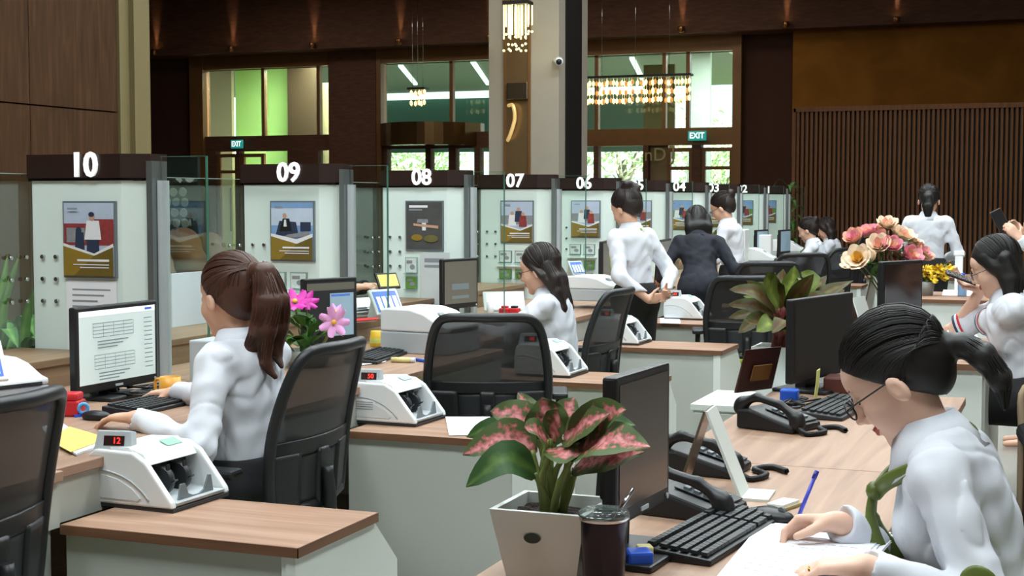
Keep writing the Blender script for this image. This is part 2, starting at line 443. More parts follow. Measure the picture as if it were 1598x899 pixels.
def head(sk, c, R, s=1., skin=0, lip=1, lash=2, eye_open=False):
    c = np.array(c, float)
    def p(x, y, z): return c + R @ (np.array((x, y, z)) * s)
    def E(x, y, z, rx, ry, rz, k=.02, m=skin, rr=None, cut=False): sk.ell(p(x, y, z), np.array((rx, ry, rz)) * s, R if rr is None else R @ rr, k, m, cut)
    E(-.012, 0, .045, .096, .074, .084); E(.025, 0, -.022, .066, .060, .085, .03)
    E(.032, 0, -.072, .048, .044, .040, .025); sk.cone(p(.070, 0, -.098), p(.064, 0, -.094), .018 * s, .02 * s, .02, skin)
    E(.055, .034, -.028, .032, .026, .030, .02); E(.055, -.034, -.028, .032, .026, .030, .02)
    E(.062, 0, .045, .034, .05, .04, .02)
    for y in (-1, 1): E(.0935, .031 * y, .008, .012, .017, .010, .004, cut=True)
    for y in (-1, 1):
        E(.0765, .031 * y, .006, .0135, .0155, .0115, .003)
        sk.cone(p(.0885, .020 * y, -.001), p(.083, .043 * y, .001), .0022 * s, .002 * s, .001, lash)
        sk.cone(p(.092, .018 * y, .030), p(.082, .048 * y, .031), .0026 * s, .002 * s, .002, lash)
        E(.093, .0115 * y, -.034, .010, .0085, .0075, .006)
        E(-.002, .082 * y, -.010, .018, .0105, .030, .006, rr=np.array(Matrix.Rotation(.25, 3, 'Y')))
        E(.001, .092 * y, -.006, .008, .004, .015, .002, cut=True)
    sk.cone(p(.088, 0, .020), p(.109, 0, -.025), .0065 * s, .0105 * s, .010, skin)
    E(.090, 0, -.0545, .0105, .022, .0055, .003, lip); E(.088, 0, -.065, .0105, .019, .0065, .003, lip)
    return p
def glasses(p, root, rimless=False, m=None):
    g = m or BLACKP; bm = B()
    for y in (-1, 1):
        pts = [p(.108 + .002 * math.cos(a), y * (.034 + .026 * math.cos(a)), .002 + .019 * math.sin(a)) for a in np.linspace(0, 2 * PI, 17)]
        tube(bm, pts, .0014 if rimless else .0019, 6, cap=False)
        tube(bm, [p(.107, .059 * y, .007), p(.09, .076 * y, .009), p(.0, .084 * y, .012), p(-.02, .083 * y, .0)], .0017, 6)
    tube(bm, [p(.109, .009, .004), p(.112, 0, .007), p(.109, -.009, .004)], .0015, 6)
    f = obj('glasses', bm, g, root)
    for y in (-1, 1):
        bm = B(); vs = [bm.verts.new(p(.1075, y * (.034 + .025 * math.cos(a)), .002 + .018 * math.sin(a))) for a in np.linspace(0, 2 * PI, 17)[:-1]]; bm.faces.new(vs)
        obj('lens', bm, GLASS, f)
def hair_strands(ho, p, pl, pony, chains, style, hm, vox, sc):
    """combed strands lying on the hair mass"""
    rnd = random.Random(5); fine = vox <= .006; far = vox > .0078
    n = 560 if fine else (90 if far else 200); rr = .0012 if fine else .0020; bm = B()
    c = np.array((-.018, 0, .05)); rad = np.array((.106, .085, .094)); u1 = nrm((np.array(pony) - c) / rad)
    def slerp(a, b, t):
        w = math.acos(max(-1, min(1, float(a @ b))))
        return a if w < 1e-3 else (math.sin((1 - t) * w) * a + math.sin(t * w) * b) / math.sin(w)
    for i in range(n):
        k = 1.0 + rnd.uniform(-.004, .02)
        if pl is not None:
            nn, q = pl; n2 = nn * rad; d2 = float(nn @ (q - c)); h = d2 / np.linalg.norm(n2); n2 = n2 / np.linalg.norm(n2)
            e1 = nrm(np.cross(n2, (0, 1, 0))); e2 = np.cross(n2, e1); th = rnd.uniform(0, 2 * PI); h += rnd.uniform(-.25, -.01)
            u0 = n2 * h + math.sqrt(max(0, 1 - h * h)) * (math.cos(th) * e1 + math.sin(th) * e2); t1 = .93
            um = nrm((-.25, u0[1] * 1.15, max(.2, .95 - abs(u0[1]) * .75))) if u0[0] > -.2 else nrm(u0 + u1)
            pts = [p(*(c + rad * slerp(slerp(u0, um, t1 * j / 9), slerp(um, u1, t1 * j / 9), t1 * j / 9) * (k + .04 * math.sin(PI * j / 10)))) for j in range(10)]
        else:
            x0 = rnd.uniform(-.75, .72); sd = rnd.choice((-1, 1)); u0 = nrm((x0, sd * .05, 1.0)); u1_ = nrm((x0 * .55 - .45, sd * 1.0, -.45)) if x0 > -.6 else nrm((-1, sd * rnd.uniform(.1, .6), -.5))
            if style == 'halfup' and rnd.random() < .5: u1_ = nrm((np.array((-.10, 0, .045)) - c) / rad)
            pts = [p(*(c + rad * slerp(u0, u1_, j / 8) * (k + .03))) for j in range(9)]
        tube(bm, pts, [rr * .5] + [rr] * (len(pts) - 2) + [rr * .6], 4, cap=False)
    for pts, rs in chains:
        for i in range(n // 9):
            a = rnd.uniform(0, 2 * PI); f = rnd.uniform(.9, 1.06); P_ = []
            for j, q in enumerate(pts):
                d = nrm(pts[min(j + 1, len(pts) - 1)] - pts[max(j - 1, 0)]); e1 = nrm(np.cross(d, (.2, 1, .1))); e2 = np.cross(d, e1)
                P_.append(Vector(q + (e1 * math.cos(a + .25 * j) + e2 * math.sin(a + .25 * j)) * rs[j] * f))
            q = spl(P_, 4); tube(bm, q, [rr * 1.2] * (len(q) - 1) + [rr * .3], 4, cap=False)
    o = rawobj('hair_strands', bm, hm, ho); o['kind'] = 'stuff'
def person(label, loc, yaw, seat=None, lean=.1, hyaw=0., hpitch=.3, hroll=0., hands=None, hair='bun', hairm=None, skin=None, top='shirt', sc=1., vox=.007,
           spec=None, scarf=None, legs=True, hoff=(0, 0, 0), poles=None, short_sleeve=False, group='bank staff', hipx=0., armL=None, twist=0., hstyle=None, bare=False):
    root = thing('person', label, 'person', (loc[0], loc[1], 0), yaw, group)
    sk = skin or SKIN; hm = hairm or DARKH
    hip = (seat + .085 * sc) if seat is not None else .82 * sc
    up = np.array((math.sin(lean), 0, math.cos(lean))); fv = np.array((math.cos(lean), 0, -math.sin(lean))); lat = np.array((math.sin(-twist), math.cos(twist), 0.))
    P = np.array((hipx, 0, hip))
    def T(t, l=0., f=0.): return P + up * t * sc + lat * l * sc + fv * f * sc
    Rt = np.array([fv, lat, up]).T
    bd = Sculpt(); sh = Sculpt(); lo = Sculpt()
    # torso
    bd.ell(T(.03), (.10 * sc, .145 * sc, .11 * sc), Rt, .04); bd.ell(T(.16), (.078 * sc, .11 * sc, .13 * sc), Rt, .04); bd.ell(T(.31), (.088 * sc, .122 * sc, .15 * sc), Rt, .04)
    bd.cone(T(.41, .12), T(.41, -.12), .042 * sc, .042 * sc, .04)
    hc = T(.47 + .125 + hoff[2], hoff[1], .035 + hoff[0])
    bd.cone(T(.40, 0, -.01), hc + np.array((-.02 * sc, 0, -.03 * sc)), .046 * sc, .046 * sc, .02)
    R = Rzy(hyaw, hpitch, hroll)
    p = head(bd, hc, R, sc)
    # shirt torso
    a = .0
    sh.ell(T(.30), (.108 * sc, .142 * sc, .165 * sc), Rt, .04); sh.ell(T(.13), (.098 * sc, .130 * sc, .15 * sc), Rt, .05)
    sh.ell(T(.40, 0, -.02), (.075 * sc, .12 * sc, .07 * sc), Rt, .05)
    for y in (-1, 1): sh.ell(T(.285, .058 * y, .062), (.058 * sc, .058 * sc, .06 * sc), Rt, .04)
    sh.cone(T(.415, .125), T(.415, -.125), .052 * sc, .052 * sc, .04)
    SL = {}; cuts = []; LF = {}
    for sd, y in (('L', 1), ('R', -1)):
        S = T(.405, .155 * y)
        tgt, hd, hn, ht, kw = hands[sd]
        pole = (poles or {}).get(sd, (-.3, .55 * y, -1))
        E_, W_ = ik(S, tgt, .265 * sc, .235 * sc, pole)
        SL[sd] = (S, E_, W_)
        bd.cone(S, E_, .042 * sc, .035 * sc, .02); bd.cone(E_, W_, .036 * sc, .023 * sc, .015); 
        fd = nrm(W_ - E_)
        LF[sd] = None; hand(bd, W_, hd if hd is not None else fd, hn, ht, sc * .95, **kw); LF[sd] = LASTF
        if short_sleeve:
            m_ = S + (E_ - S) * .82
            sh.cone(S, m_, .06 * sc, .06 * sc, .05)
            sh.plane_list = getattr(sh, 'plane_list', [])
        else:
            sh.cone(S, E_, .054 * sc, .046 * sc, .04); ce = E_ + (W_ - E_) * .93
            sh.cone(E_, ce, .046 * sc, .035 * sc, .02); c0 = E_ + (W_ - E_) * .72
            sh.cone(c0, ce, .037 * sc, .036 * sc, .004); cuts.append((ce + fd * .046, ce + fd * .16))
    # legs
    if seat is not None:
        kn = [np.array((hipx + .40 * sc, .10 * sc * y, seat + .05)) for y in (1, -1)]; an = [np.array((hipx + .38 * sc, .09 * y, .08)) for y in (1, -1)]
    else:
        kn = [np.array((hipx + .01, .075 * sc * y, .44 * sc)) for y in (1, -1)]; an = [np.array((hipx - .01, .07 * y * sc, .075)) for y in (1, -1)]
    for i, y in enumerate((1, -1)):
        hj = P + np.array((.02, .08 * y * sc, -.01))
        bd.cone(hj, kn[i], .075 * sc, .052 * sc, .03); bd.cone(kn[i], an[i], .05 * sc, .032 * sc, .02)
        bd.cone(an[i] + np.array((-.02, 0, -.045)), an[i] + np.array((.13, 0, -.06)), .028, .018, .02)
    body = bd.build('body', [sk, LIPM, hm], root, vox)
    # lower garment
    lo.ell(P + up * .02, (.128 * sc, .166 * sc, .13 * sc), Rt, .05); lo.ell(P + up * .10 * sc, (.105 * sc, .136 * sc, .10 * sc), Rt, .04)
    for i, y in enumerate((1, -1)):
        hj = P + np.array((.0, .075 * y * sc, -.01)); lo.cone(hj, kn[i], .098 * sc, .075 * sc, .06)
        if seat is None: lo.cone(kn[i], kn[i] * .5 + an[i] * .5, .07, .06, .05)
        else: lo.cone(kn[i], kn[i] * .3 + an[i] * .7, .072, .055, .04)
    lo.plane(up, T(.115))
    lo.build('skirt', [NAVYC if top == 'suit' else BLACKC], root, max(vox, .009), wr=.0012)
    if top == 'suit':
        sh.ell(T(.02), (.135 * sc, .172 * sc, .14 * sc), Rt, .06); sh.plane(-up, T(-.10)); tm = NAVYC
    else:
        sh.plane(-up, T(.065)); tm = SHIRT
    for qa, qb in cuts: sh.cone(qa, qb, .045, .045, 0., cut=True)
    # neck opening
    sh.cone(T(.45, 0, .01), hc, .05 * sc, .05 * sc, .0, cut=True)
    shirt = sh.build('jacket' if top == 'suit' else 'shirt', [tm], root, vox, wr=.0028, ridge=2.0)
    if short_sleeve:
        for sd in ('L', 'R'):
            S, E_, W_ = SL[sd]; m_ = S + (E_ - S) * .93; fd = nrm(E_ - S)
            for q, (o, mt) in enumerate(((0, NAVYP), (-.011, SHIRT), (-.022, REDP))):
                bm = B(); cyl(bm, m_ + fd * (o + .012) , m_ + fd * o, .0635 * sc, .0640 * sc, 20, cap=False)
                obj('sleeve_band', bm, mt, shirt)
    # collar
    if top != 'none':
        bm = B(); cc = T(.470, 0, .014); n = 20
        def cp(a, r, h, drop=0.): return cc + Rt @ (np.array((math.cos(a) * r * 1.08, math.sin(a) * r, h - drop * max(0, math.cos(a)) ** 2)) * sc)
        prof = [(.058, -.03), (.055, .022), (.060, .038), (.080, .002), (.104, -.044)]
        rings = [[bm.verts.new(cp(a, r, h, .022 + (.022 if j > 2 else 0))) for a in np.linspace(.22, 2 * PI - .22, n)] for j, (r, h) in enumerate(prof)]
        for ra, rb in zip(rings, rings[1:]):
            for i in range(n - 1): bm.faces.new((ra[i], ra[i + 1], rb[i + 1], rb[i])).smooth = True
        o = obj('collar', bm, tm, shirt); md = o.modifiers.new('thick', 'SOLIDIFY'); md.thickness = .004
    if scarf is not None:
        bm = B()
        pts = [T(.462, 0, -.074), T(.448, .084, -.045), T(.428, .104, .02), T(.408, .06, .10), T(.385, .006, .138)]
        for y in (1, -1): tube(bm, spl([Vector((q[0], q[1] * y, q[2])) for q in pts], 5), .016 * sc, 8, flat=.35)
        f = obj('neck_scarf', bm, scarf, root)
        bm = B(); ball(bm, T(.385, 0, .142), .019 * sc, (1, 1.2, 1.1)); obj('knot', bm, scarf, f)
        bm = B()
        for y, L in ((.02, .19), (-.012, .15)):
            tube(bm, spl([T(.385, 0, .145), T(.33, y, .165), T(.385 - L * .7, y * 1.6, .155), T(.385 - L, y * 1.8, .135)], 5), [.013] * 5 + [.019] * 6 + [.023] * 4 + [.008], 8, flat=.35)
        obj('scarf_tail', bm, scarf, f)
    # hair
    h = Sculpt()
    h.ell(p(-.018, 0, .05), np.array((.106, .085, .094)) * sc, R, .02); h.ell(p(-.055, 0, .0), np.array((.060, .068, .072)) * sc, R, .03); chains = []; pony = (-.1, 0, .05)
    if hair in ('long', 'halfup', 'bob'):
        n_ = nrm((.72, 0, -.55)); h.plane(R @ n_, p(.047, 0, .03)); pl = None
    else:
        n_ = nrm((.73, 0, -.68)); h.plane(R @ n_, p(.034, 0, .028)); pl = (n_, np.array((.034, 0, .028)))
    def Pw(x, y, z): return p(x, y, z)
    dn = np.array((0, 0, -1.))
    if hair == 'bun':
        pony = (-.105, 0, .075)
        h.ell(p(-.105, 0, .075), np.array((.042, .05, .042)) * sc, R, .012); h.ell(p(-.12, .01, .095), np.array((.03, .036, .03)) * sc, R, .015)
    if hair == 'topbun':
        pony = (-.065, 0, .125)
        h.ell(p(-.065, 0, .125), np.array((.048, .055, .042)) * sc, R, .012); h.ell(p(-.085, .02, .14), np.array((.03, .04, .03)) * sc, R, .015)
        h.ell(p(-.105, -.02, .10), np.array((.03, .03, .04)) * sc, R, .015)
    if hair == 'ponytail':
        b = p(-.105, 0, .075); h.ell(b, (.020 * sc,) * 3, R, .015); pony = (-.105, 0, .075)
        for o, le, q_ in ((0, .31, 0), (.02, .28, .01), (-.022, .30, -.01), (.012, .33, -.012), (-.01, .26, .015)):
            cpts = [b, b + np.array((-.045, o, -.0)), b + np.array((-.072 + q_, o * 1.6, -.09)), b + np.array((-.062 + q_, o * 2.2, -.18)), b + np.array((-.04 + q_ * 2, o * 2.0, -le * .85)), b + np.array((-.062 + q_ * 3, o * 1.2, -le))]; crs = [.016, .024, .029, .026, .018, .006]
            h.chain(cpts, crs, .014); chains.append((cpts, crs))
    if hair == 'lowpony':
        b = p(-.112, 0, .008); h.ell(b, (.024 * sc,) * 3, R, .02)
        for o in (-.014, 0, .016):
            cpts = [b, b + np.array((-.035, o, .004)), b + np.array((-.07, o * 1.5, -.016)), b + np.array((-.105, o * 2, -.06)), b + np.array((-.115, o * 2, -.115))]; crs = [.018, .02, .023, .02, .006]
            h.chain(cpts, crs, .014); chains.append((cpts, crs)); pony = (-.112, 0, .008)
    if hair == 'backpony':
        b = p(-.10, 0, .03); h.ell(b, (.026 * sc,) * 3, R, .02)
        for o in (-.014, 0, .016):
            cpts = [b, b + np.array((-.035, o, -.02)), b + np.array((-.045, o * 1.5, -.10)), b + np.array((-.035, o, -.2))]; crs = [.02, .024, .026, .008]; h.chain(cpts, crs, .014); chains.append((cpts, crs)); pony = (-.1, 0, .03)
    if hair == 'halfup':
        b = p(-.10, 0, .045); h.ell(b, (.028 * sc, .034 * sc, .022 * sc), R, .02)
        for o in (-.05, -.03, -.01, .01, .03, .05):
            cpts = [p(-.06, o * 1.1, .02), p(-.085, o * 1.25, -.06), p(-.09, o * 1.3, -.10) + dn * .03, p(-.09, o * 1.3, -.10) + np.array((-.03, 0, -.12)), p(-.09, o * 1.3, -.10) + np.array((-.035, o * .4, -.22 - abs(o)))]; crs = [.03, .032, .03, .024, .006]; h.chain(cpts, crs, .014); chains.append((cpts, crs))
        for y in (1, -1): h.chain([p(.02, .074 * y, .03), p(-.03, .083 * y, -.03), p(-.055, .08 * y, -.09)], [.012, .018, .016], .015)
    if hair in ('long', 'bob'):
        L = .2 if hair == 'long' else .11
        for o in (-.06, -.035, -.012, .012, .035, .06):
            cpts = [p(-.05, o * 1.15, .03), p(-.075 + abs(o) * .5, o * 1.2, -.06), p(-.07 + abs(o) * .5, o * 1.15, -.08) + dn * L * .5, p(-.06 + abs(o) * .5, o * 1.0, -.08) + dn * L]; crs = [.034, .036, .03, .010]; h.chain(cpts, crs, .016); chains.append((cpts, crs))
        for y in (1, -1): h.chain([p(.03, .058 * y, .06), p(.008, .070 * y, .01), p(-.015, .072 * y, -.06), p(-.03, .068 * y, -.1) + dn * L * .4], [.013, .014, .014, .010], .04)
    ho = h.build('hair', [hm], root, min(vox, .006), wr=.0006, wrf=2.2)
    hair_strands(ho, p, pl, pony, chains, hair, hm, vox, sc)
    if spec: glasses(p, root, spec == 'thin')
    root_data = dict(ring=LF)
    return root, p, T, SL, LF, shirt
def hands_desk(xf, z, dy=.14, **kw):
    """both wrists resting on a desk in front"""
    return {'L': ((xf, dy, z), (1, -.25, -.15), (0, 0, -1), (.2, -1, 0), dict(kw)), 'R': ((xf, -dy, z), (1, .25, -.15), (0, 0, -1), (.2, 1, 0), dict(kw))}
# ------------------------------------------------------------------ the setting
ZC = 5.6
bm = B(); b2(bm, -19.2, 4.7, -3.2, 26.2, -.12, 0); fl = struct('floor', bm, FLOOR)
bm = B(); b2(bm, -19.2, 4.7, -3.2, 26.2, ZC, ZC + .15); ceil = struct('ceiling', bm, CEIL)
LITE = M('lamp_diffuser', '#f4fbff', .5, emit=3., var=0)
for x, y in LAMPS:
    bm = B(); b2(bm, x - .6, x + .6, y - .6, y + .6, ZC - .03, ZC + .01); obj('lamp_panel', bm, LITE, ceil)
bm = B(); b2(bm, -19.2, -19, -3.2, 26.2, 0, ZC); struct('wall_left', bm, BROWN)
bm = B(); b2(bm, 4.5, 4.7, -3.2, 26.2, 0, ZC); struct('wall_right', bm, M('right_wall_paint', '#6a5c4c', .7))
bm = B(); b2(bm, -19.2, 4.7, -3.2, -3, 0, ZC); struct('wall_front', bm, M('front_wall_paint', '#8a8378', .7))
YB = 26.0
WZ = 4.13
wb = B()
for x0, x1 in ((-19, -17.26), (-13.46, -13.12), (-9.1, -9.0), (-5.69, 4.5)): b2(wb, x0, x1, YB, YB + .2, 0, WZ)
b2(wb, -19, 4.5, YB, YB + .2, WZ, ZC); wallb = struct('wall_back', wb, BROWN)
bm = B(); b2(bm, -19, 4.5, 25.3, 25.98, 4.4, ZC); struct('trim_1', bm, BROWN2, 'dark brown bulkhead above the entrance windows')
bm = B(); b2(bm, -14.0, -12.95, 25.8, 26.0, 0, 4.4); 
struct('trim_2', bm, BROWN2, 'dark brown pier between the window bays')
bm = B(); b2(bm, -4.75, 4.5, 25.75, 25.99, 2.2, 4.4); struct('trim_3', bm, wood('warm_light_wall', '#7d4f1c', '#8a5820', '#966226', (1, 1, 1), .8, 1.5, spec=.1), 'brown wall panel above the slatted screen, warm light in its colour')  # warm light falling on this wall is put into the wood colour
DOORG = M('lobby_green', '#2f5146', .7); LIMEW = M('lime_wall', '#c6f092', .8, var=.04); BEIGEW = M('beige_wall', '#a39472', .8, var=.05); BRW2 = M('lobby_brown', '#3f2c17', .7)
LGW = M('pale_green_wall', '#dbe2d8', .8); GRC = M('lobby_ceiling', '#77786f', .8)
STRIP = M('light_strip', '#eefdf6', .5, emit=1.6, var=0)

def xY(px, Y): return atY(px, 200, Y).x
def zY(px, py, Y): return atY(px, py, Y).z
def window(n, x0, x1, mulls, doors, header=True):
    w = bpy.data.objects.new('window_%d' % n, None); COL.objects.link(w); w['kind'] = 'structure'
    bm = B(); b2(bm, x0 - .32, x0, YB - .18, YB + .1, 0, WZ + .27); obj('jamb', bm, BRONZE, w)
    bm = B(); b2(bm, x1, x1 + .16, YB - .18, YB + .1, 0, WZ + .27); obj('jamb', bm, BRONZE, w)
    bm = B(); b2(bm, x0, x1, YB - .15, YB + .1, WZ, WZ + .27); obj('header', bm, BRONZE, w)
    bm = B(); b2(bm, x0, x1, YB - .1, YB + .1, 2.45, 2.76); obj('transom', bm, BRONZE if n == 3 else BROWN2, w)
    xs = [x0] + mulls + [x1]
    for m in mulls:
        bm = B(); b2(bm, m - .035, m + .035, YB - .06, YB + .06, 2.76, WZ); obj('mullion', bm, BRONZE, w)
    for a, b in zip(xs, xs[1:]):
        bm = B(); b2(bm, a + .035, b - .035, YB - .006, YB + .006, 2.76, WZ); obj('pane', bm, WGLASS, w)
    for kind, a, b in doors:
        if kind == 'pane':
            bm = B(); b2(bm, a, b, YB - .006, YB + .006, .05, 2.45); obj('pane', bm, WGLASS, w)
        if kind == 'door':
            d = B()
            for q in (a, b - .07): b2(d, q, q + .07, YB - .04, YB + .04, .02, 2.4)
            for q in (.02, 2.0, 2.33): b2(d, a, b, YB - .035, YB + .035, q, q + (.06 if q < 2.3 else .07))
            f = obj('door_frame', d, BRONZE, w)
            bm = B(); b2(bm, a + .07, b - .07, YB - .005, YB + .005, .08, 2.33); obj('pane', bm, WGLASS, f)
            bm = B(); tube(bm, [(b - .14, YB - .1, .8), (b - .14, YB - .1, 1.7)], .018); obj('door_handle', bm, BRONZE, f)
        if kind == 'post':
            bm = B(); b2(bm, a, b, YB - .1, YB + .1, 0, 2.45); obj('post', bm, BROWN2, w)
    return w
window(1, -16.95, -13.6, [xY(413, 26), xY(499, 26)], [('post', -16.95, xY(340, 26)), ('door', xY(340, 26), xY(372, 26)), ('post', xY(372, 26), xY(377, 26)), ('door', xY(377, 26), xY(413, 26)), ('pane', xY(416, 26), xY(452, 26)), ('post', xY(452, 26), xY(500, 26)), ('pane', xY(500, 26), -13.6)])
window(2, -12.85, -9.2, [xY(706, 26)], [('post', xY(597, 26), xY(607, 26)), ('pane', xY(607, 26), xY(667, 26)), ('post', xY(667, 26), xY(675, 26)), ('pane', xY(675, 26), xY(703, 26)), ('post', xY(703, 26), xY(714, 26)), ('pane', xY(714, 26), xY(743, 26)), ('post', xY(743, 26), xY(752, 26)), ('pane', xY(752, 26), -9.2)])
w3 = window(3, -8.75, -5.84, [xY(932, 26), xY(1037, 26), xY(1074, 26)], [('pane', -8.75, xY(929, 26)), ('post', xY(929, 26), xY(936, 26)), ('pane', xY(936, 26), xY(1006, 26)), ('post', xY(1006, 26), xY(1014, 26)), ('door', xY(1042, 26), xY(1082, 26)), ('post', xY(1082, 26), xY(1096, 26)), ('door', xY(1096, 26), -5.84)])
bm = B(); b2(bm, xY(1007, 26), xY(1042, 26), YB + .05, YB + .12, 0, 2.45); obj('door_panel', bm, M('bronze_panel', '#84704e', .5, metal=.2), w3)
for px, s_ in ((1022, 'nD'), (1050, 'J')): lettering('glass_letters', s_, .34, M('letter_tan', '#a8976a', .5), w3, (xY(px, 25.8), 25.84, 2.27), ext=.01)
# revolving-door drum in the middle bay
bm = B(); pr = [(-12.9 + 2.1 * i / 14, 26 - 1.0 * math.sin(PI * i / 14) ** .6) for i in range(15)]
prism(bm, pr + [(-10.8, 26.2), (-12.9, 26.2)], 2.5, 2.93, 'z'); 
tag(obj('revolving_door_canopy', bm, M('drum_bronze', '#6d5230', .22, metal=.8, var=.3, scale=2, stretch=(3, 3, .1))), 'curved bronze canopy of the revolving entrance door', 'door canopy')
# the lobby behind the glass
def lob(name, px0, px1, z0, z1, Y, m):
    bm = B(); b2(bm, xY(px0, Y), xY(px1, Y), Y, Y + .1, z0, z1); return struct(name, bm, m)
lob('wall_lobby_beige', 318, 362, 0, 4.6, 28, BEIGEW); lob('wall_lobby_lime', 368, 449, 0, 4.6, 28.3, LIMEW); lob('wall_lobby_brown', 449, 500, 0, 4.6, 27.9, BRW2); lob('wall_lobby_sand', 500, 585, 0, 4.0, 28.2, BEIGEW)
bm = B(); b2(bm, -26, -5.0, 26.2, 42.2, 4.82, 5.0); struct('ceiling_lobby', bm, GRC)
lob('wall_lobby_green', 560, 770, 2.95, 4.82, 42, DOORG); lob('wall_lobby_dim', 880, 1010, 2.9, 4.82, 42, M('dim_green_wall', '#4d5a50', .8)); lob('wall_lobby_tan', 1004, 1052, 2.4, 4.6, 33, M('tan_wall', '#6d5a3c', .8)); lob('wall_lobby_pale', 1072, 1108, 0, 4.8, 29.5, LGW)
for i, (a, b) in enumerate(((560, 780), (880, 1010))):
    bm = B(); b2(bm, xY(a, 41.8), xY(b, 41.8), 41.7, 41.99, 4.62, 4.815); tag(obj('light_trough', bm, STRIP), ('long white light trough above the dark green lobby wall', 'short white light trough seen over the amber beads')[i], 'light')
for i, (p0, p1) in enumerate((((625, 104), (649, 133)), ((738, 98), (762, 133)), ((986, 92), (1004, 128)))):
    a = atz(*p0, 4.77); b = atz(*p1, 4.77); bm = B(); d = (b - a).normalized(); s_ = Vector((-d.y, d.x, 0)) * .06
    t = bmesh.new(); vs = [t.verts.new(q) for q in (a + s_, b + s_, b - s_, a - s_)]; f = t.faces.new(vs); g = bmesh.ops.extrude_face_region(t, geom=[f])
    for v in [e for e in g['geom'] if isinstance(e, bmesh.types.BMVert)]: v.co.z += .05
    merge(bm, t); tag(obj('ceiling_light', bm, STRIP), ('slim white ceiling light left in the middle entrance window', 'slim white ceiling light beside the stone column', 'slim white ceiling light over the amber beads')[i], 'light')
area('lobby_fill', (-14.8, 27.1, 4.5), 1.6, 900, (.95, 1, .85), 3)  # added without a fixture to brighten the lime lobby wall
area('lobby_fill', (-6.6, 27.6, 4.5), 1.2, 260, (.95, 1, .97))  # added to brighten the pale wall, in place of daylight
area('lobby_fill', (-12.5, 37, 4.75), 2.0, 240, (.95, 1, .95), 3)
# outdoors
bm = B(); b2(bm, -60, 40, 26.2, 120, -.3, -.12); struct('ground', bm, M('grass_ground', '#a9bd86', .9, var=.15, scale=.6))
bm = B(); b2(bm, -60, 40, 30, 37, -.13, -.1); struct('pavement', bm, M('paving', '#c9c7bd', .85, var=.1))
sn = bpy.data.lights.new('sun', 'SUN'); sn.energy = 20; sn.angle = .02; sn.color = (1, .96, .88)
so = bpy.data.objects.new('sun', sn); COL.objects.link(so); so.rotation_euler = (math.radians(48), 0, math.radians(25))
def tree(px, Y, h, r, label, seed):
    rnd = random.Random(seed); b = Vector((xY(px, Y), Y, -.1)); t = thing('tree', label, 'tree', b, 0, 'trees outside the entrance')
    bm = B(); tube(bm, spl([(0, 0, 0), (.1, 0, h * .3), (-.05, 0, h * .55)], 5), [.14 - .006 * i for i in range(11)], 8)
    for a in range(4): tube(bm, spl([(0, 0, h * .33), (.5 * math.cos(a * 1.7 + seed), .5 * math.sin(a * 1.7), h * .5), (1.1 * math.cos(a * 1.7 + seed), 1.1 * math.sin(a * 1.7), h * .72)], 4), [.08 - .006 * i for i in range(9)], 6)
    obj('trunk', bm, M('bark', '#8d8272', .9), t)
    bm = B()
    for i in range(1500):
        u = rnd.random() * 2 * PI; q = rnd.uniform(-1, 1); rr = r * rnd.random() ** .35 * (1 + .3 * math.sin(3 * u))
        c = Vector((rr * math.sqrt(1 - q * q) * math.cos(u), rr * math.sqrt(1 - q * q) * math.sin(u), h * .72 + rr * q * .6))
        n = Vector((rnd.gauss(0, 1), rnd.gauss(0, 1), rnd.gauss(0, 1) + .6)).normalized(); s = rnd.uniform(.06, .12); a_ = n.orthogonal().normalized() * s; b_ = n.cross(a_)
        bm.faces.new([bm.verts.new(c + a_ * 1.6), bm.verts.new(c + b_ * .7), bm.verts.new(c - a_ * 1.6), bm.verts.new(c - b_ * .7)])
    f = rawobj('foliage', bm, M('tree_leaves', '#bcd3a0', .8, var=.2, scale=3), t); f['kind'] = 'stuff'
tree(975, 49, 5.4, 3.0, 'forked tree standing outside the right entrance window', 1)
tree(1128, 56, 4.6, 2.2, 'leafy tree outside the bright glass door on the right', 2)
tree(650, 50, 4.6, 2.4, 'tree outside the revolving entrance door', 3)
# up-lights on the bulkhead
CUP = M('copper_cup', '#9a6a40', .3, metal=.9); GLOW = M('warm_lamp', '#ffcf8a', .4, emit=9., var=0)
UPW = ['first', 'second', 'third', 'fourth', 'fifth', 'sixth', 'seventh', 'eighth', 'ninth']
for i, px in enumerate((240, 360, 487, 622, 763, 1063, 1226, 1398)):
    p = atY(px, 70, 25.2); p.z = 4.46
    t = thing('bulkhead_uplight', 'copper cup uplight on the dark bulkhead, %s from the left' % UPW[i], 'light', p, 0, 'bulkhead uplights')
    bm = B(); lathe(bm, [(.02, -.06), (.05, -.05), (.062, .04), (.055, .05), (.048, .03)], 14); obj('cup', bm, CUP, t)
    bm = B(); lathe(bm, [(.001, .028), (.046, .03), (.001, .036)], 12, cap=False); obj('lamp', bm, GLOW, t)
    bm = B(); b2(bm, -.02, .02, .03, .1, -.03, .01); obj('bracket', bm, CUP, t)
    ld = bpy.data.lights.new('uplight_beam', 'SPOT'); ld.energy = 60; ld.color = (1, .66, .36); ld.spot_size = .42; ld.spot_blend = 1.; ld.shadow_soft_size = .03
    lo_ = bpy.data.objects.new('uplight_beam', ld); COL.objects.link(lo_); lo_.location = (0, .045, .04); lo_.rotation_euler = (PI - .10, 0, 0); lo_.parent = t
